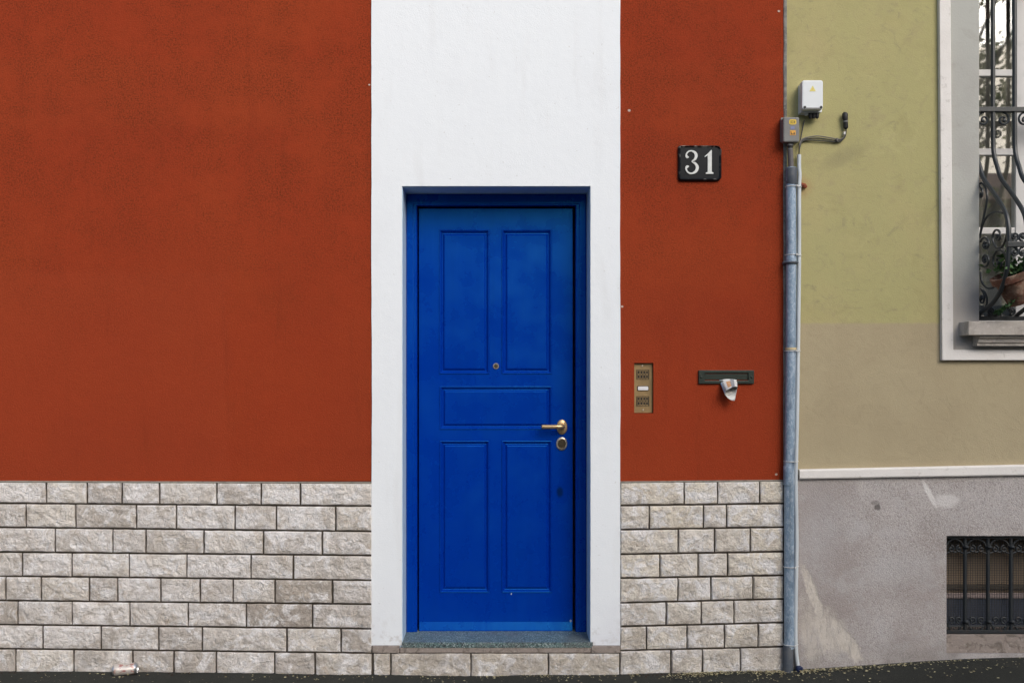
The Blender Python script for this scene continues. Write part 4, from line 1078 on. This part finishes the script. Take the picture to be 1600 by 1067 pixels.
# ------------------------------------------------------------------ flower pot in the grille
pc_ = W(1588, 450, -.16)
pot = thing('flower_pot', (pc_.x, pc_.y, W(0,490,-.1).z), 'tilted terracotta flower pot with green plant behind the window bars', 'flower pot')
axp = Vector((-.42, -.10, 1)).normalized()
base = pc_ - axp*.075
mb = MB(); mb.lathe([(.052,0),(.060,.02),(.080,.115),(.092,.118),(.095,.150),(.086,.152),(.080,.13)], base, axp, 28); mb.build('pot', TERRA, pot, smooth=True)
MB().lathe([(.080,.128),(.079,.134)], base, axp, 20).build('soil', SOIL, pot)
rl = random.Random(11)
mb = MB()
def leaf(mb, c, d, s_, wd=.45):
    d = d.normalized(); sd_ = d.cross(Vector((rl.uniform(-1,1), rl.uniform(-1,1), rl.uniform(-1,1)))).normalized(); nn = d.cross(sd_)
    mb.add([c, c + d*s_*.45 + sd_*s_*wd*.5 + nn*s_*.08, c + d*s_, c + d*s_*.45 - sd_*s_*wd*.5 + nn*s_*.08], [(0,1,2,3)])
cr = base + axp*.15
mb.tube([base + axp*.1, cr + Vector((.01,0,.05))], .004, 5)
for i in range(240):
    v_ = Vector((rl.gauss(0,.055)+.03, rl.gauss(0,.045), abs(rl.gauss(0,.05))+.0))
    leaf(mb, cr + v_, Vector((rl.gauss(0,1), rl.gauss(0,.8)-.2, rl.gauss(.3,.8))), rl.uniform(.018,.036), .6)
mb.build('foliage', LEAF, pot)
mb = MB(); tr_ = smooth_path([W(1592,462,-.20), W(1580,474,-.19), W(1566,485,-.15), W(1556,489,-.10)], 8); mb.tube(tr_, .003, 5)
for p in tr_:
    for _ in range(4): leaf(mb, p, Vector((rl.gauss(0,1), rl.gauss(0,.6), rl.gauss(.1,.8))), rl.uniform(.012,.024), .55)
mb.build('trailing_stem', LEAF, pot)

# ------------------------------------------------------------------ drinks can
cl = W(195, 1046, -.06); cl.z = gz(cl.x, -.06) + .0275
can = thing('drinks_can', (cl.x, cl.y, cl.z-.0275), 'empty dented drinks can lying on the asphalt against the stone bricks', 'can')
ax = Vector((1, .18, .05)).normalized(); o_ = cl - ax*.055
mb = MB(); rr_ = .0275
prof = [(.020,.004),(.0225,.000),(.0235,.002),(rr_-.001,.009),(rr_,.014),(rr_,.030),(rr_,.050),(rr_,.070),(rr_,.095),(rr_-.001,.101),(.0245,.110),(.0250,.112),(.0235,.113),(.0225,.108)]
mb.lathe(prof, o_, ax, 26)
vs = []
for v in mb.v:
    v = Vector(v); k_ = (v-o_).dot(ax)
    dent = math.exp(-((k_-.06)/.022)**2)
    if v.z > cl.z + .006: v.z -= .007*dent*(v.z-cl.z)/.027
    v += Vector((0,1,0))*.003*mn.noise(v*40); vs.append(tuple(v))
mb.v = vs; mb.m = [0 if 3*26 <= i < 9*26 else 1 for i in range(len(mb.f))]
mb.build('can_body', [CANP, CANM], can, smooth=True)

# ------------------------------------------------------------------ fallen petals along the foot of the walls
rp_ = random.Random(3)
mb = MB()
def petal(x, y, s_, mi):
    z = gz(x, y) + .0055 + .004*mn.noise(Vector((x*3, y*3, 0))) + rp_.uniform(0,.003); a = rp_.uniform(0, 6.28); t = rp_.uniform(-.5,.5)
    c, s2 = math.cos(a), math.sin(a); wd = s_*rp_.uniform(.35,.7)
    pts = [(-s_,0,0),(0,-wd,t*wd),(s_,0,rp_.uniform(-.2,.4)*s_),(0,wd,-t*wd*.5 + .3*s_)]
    mb.add([(x + px_*c - py_*s2, y + px_*s2 + py_*c, z + max(0, pz_)) for px_, py_, pz_ in pts], [(0,1,2),(0,2,3)], mi)
def strew(n, a, b, ymean, smin, smax):
    for _ in range(n):
        x = WX(rp_.uniform(a, b)); y = -.035 - abs(rp_.gauss(0, ymean))
        if mn.noise(Vector((x*5, y*9, 7))) < rp_.uniform(-.45, .35): continue
        petal(x, y, rp_.uniform(smin, smax), 0 if rp_.random() < .7 else 1)
strew(320, -300, 560, .10, .003, .008); strew(260, 560, 960, .05, .003, .007); strew(190, 700, 860, .02, .003, .007)
strew(900, 980, 1220, .030, .003, .008); strew(330, 980, 1240, .09, .003, .009); strew(500, 1245, 1340, .018, .003, .008)
strew(340, 1240, 1620, .10, .003, .009); strew(280, 1330, 1520, .02, .003, .007); strew(120, 1560, 2200, .08, .003, .008)
mb.build('fallen_petals', [PETAL, PETAL2], kind='stuff', label='small yellowish petals and bud scales strewn along the foot of the walls')
# dark gap and crumbs of soil at the foot of the right bricks
mb = MB()
for _ in range(160):
    x = WX(rp_.choice([rp_.gauss(1085,28), rp_.uniform(975,1225), rp_.uniform(-200,580)])); y = -.032 - abs(rp_.gauss(0,.012)); s_ = rp_.uniform(.003,.010)
    z = gz(x, y)
    mb.add([(x-s_,y-s_,z),(x+s_,y-s_*.8,z),(x+s_*.6,y+s_,z),(x-s_*.7,y+s_,z),(x+rp_.uniform(-.3,.3)*s_,y,z+s_*.9)], [(0,1,4),(1,2,4),(2,3,4),(3,0,4)])
mb.build('soil_crumbs', SOIL, kind='stuff', label='dark crumbs of soil gathered along the foot of the stone bricks')

# ------------------------------------------------------------------ across the street (seen in the window glass)
oh = thing('opposite_house', (6, -12, 0), 'low peach rendered house across the street, mirrored in the window glass', 'house')
mb = MB(); xs = [-14,-11,-9.6,-6.5,-5.1,-2,-.6,2.5,3.9,7,8.4,11.5,12.9,16,17.4,20,24]; zs = [-.2,.9,2.2,2.8,3.9,4.5]
mb.slab(xs, zs, lambda i,j: i % 2 == 1 and j in (1,3) and i < 15, -12.4, -12); mb.build('wall', PEACH, oh)
for i in range(1, 15, 2):
    for j in (1, 3): MB().box(xs[i], xs[i+1], -12.3, -12.2, zs[j], zs[j+1]).build('window', SHOP, oh)
mb = MB(); mb.add([(-14.3,-11.6,4.52),(24.3,-11.6,4.52),(24.3,-16,5.9),(-14.3,-16,5.9),(-14.3,-11.6,4.37),(24.3,-11.6,4.37),(24.3,-16,5.75),(-14.3,-16,5.75)], [(0,1,2,3),(7,6,5,4),(0,4,5,1),(1,5,6,2),(2,6,7,3),(3,7,4,0)]); mb.build('roof', TILE, oh)
rt = random.Random(21)
def tree(x, y, h, r, label):
    t = thing('street_tree', (x, y, -.02), label, 'tree', 'street trees across the road')
    mb = MB(); mb.tube(smooth_path([(x,y,-.05),(x+.05,y,.9),(x-.04,y+.03,h*.45),(x+.1,y,h*.75)], 5), [.15 - .10*i/15 for i in range(16)], 10)
    for _ in range(9):
        a = rt.uniform(0,6.28); z0_ = h*rt.uniform(.35,.6)
        mb.tube(smooth_path([(x,y,z0_),(x+r*.4*math.cos(a), y+r*.4*math.sin(a), z0_+h*.12),(x+r*.8*math.cos(a), y+r*.8*math.sin(a), z0_+h*.22)], 3), [.05-.006*i for i in range(7)], 6)
    mb.build('trunk', BARK, t, smooth=True)
    mb = MB(); cl_ = []
    for _ in range(100):
        v_ = Vector((rt.gauss(0,1), rt.gauss(0,1), rt.gauss(0,1))).normalized()*rt.uniform(.35,1.0)
        cl_.append(Vector((x + v_.x*r, y + v_.y*r, h*.62 + v_.z*h*.36)))
    for c in cl_:
        for _ in range(42):
            p = c + Vector((rt.gauss(0,.15), rt.gauss(0,.15), rt.gauss(0,.12))); s_ = rt.uniform(.05,.10)
            d_ = Vector((rt.gauss(0,1), rt.gauss(0,1), rt.gauss(-.3,.7))).normalized(); e_ = d_.orthogonal().normalized()*s_*.5
            mb.add([p, p + d_*s_*.5 + e_, p + d_*s_, p + d_*s_*.5 - e_], [(0,1,2,3)])
    mb.build('crown', LEAF2, t)
tree(6.4, -9.2, 8.6, 1.8, 'leafy street tree across the road, mirrored in the left part of the window')
tree(9.8, -9.4, 9.2, 2.0, 'taller leafy street tree across the road, mirrored in the right part of the window')
tree(-7.5, -9.3, 6.2, 1.7, 'lone leafy street tree across the road, opposite the left end of the red wall')
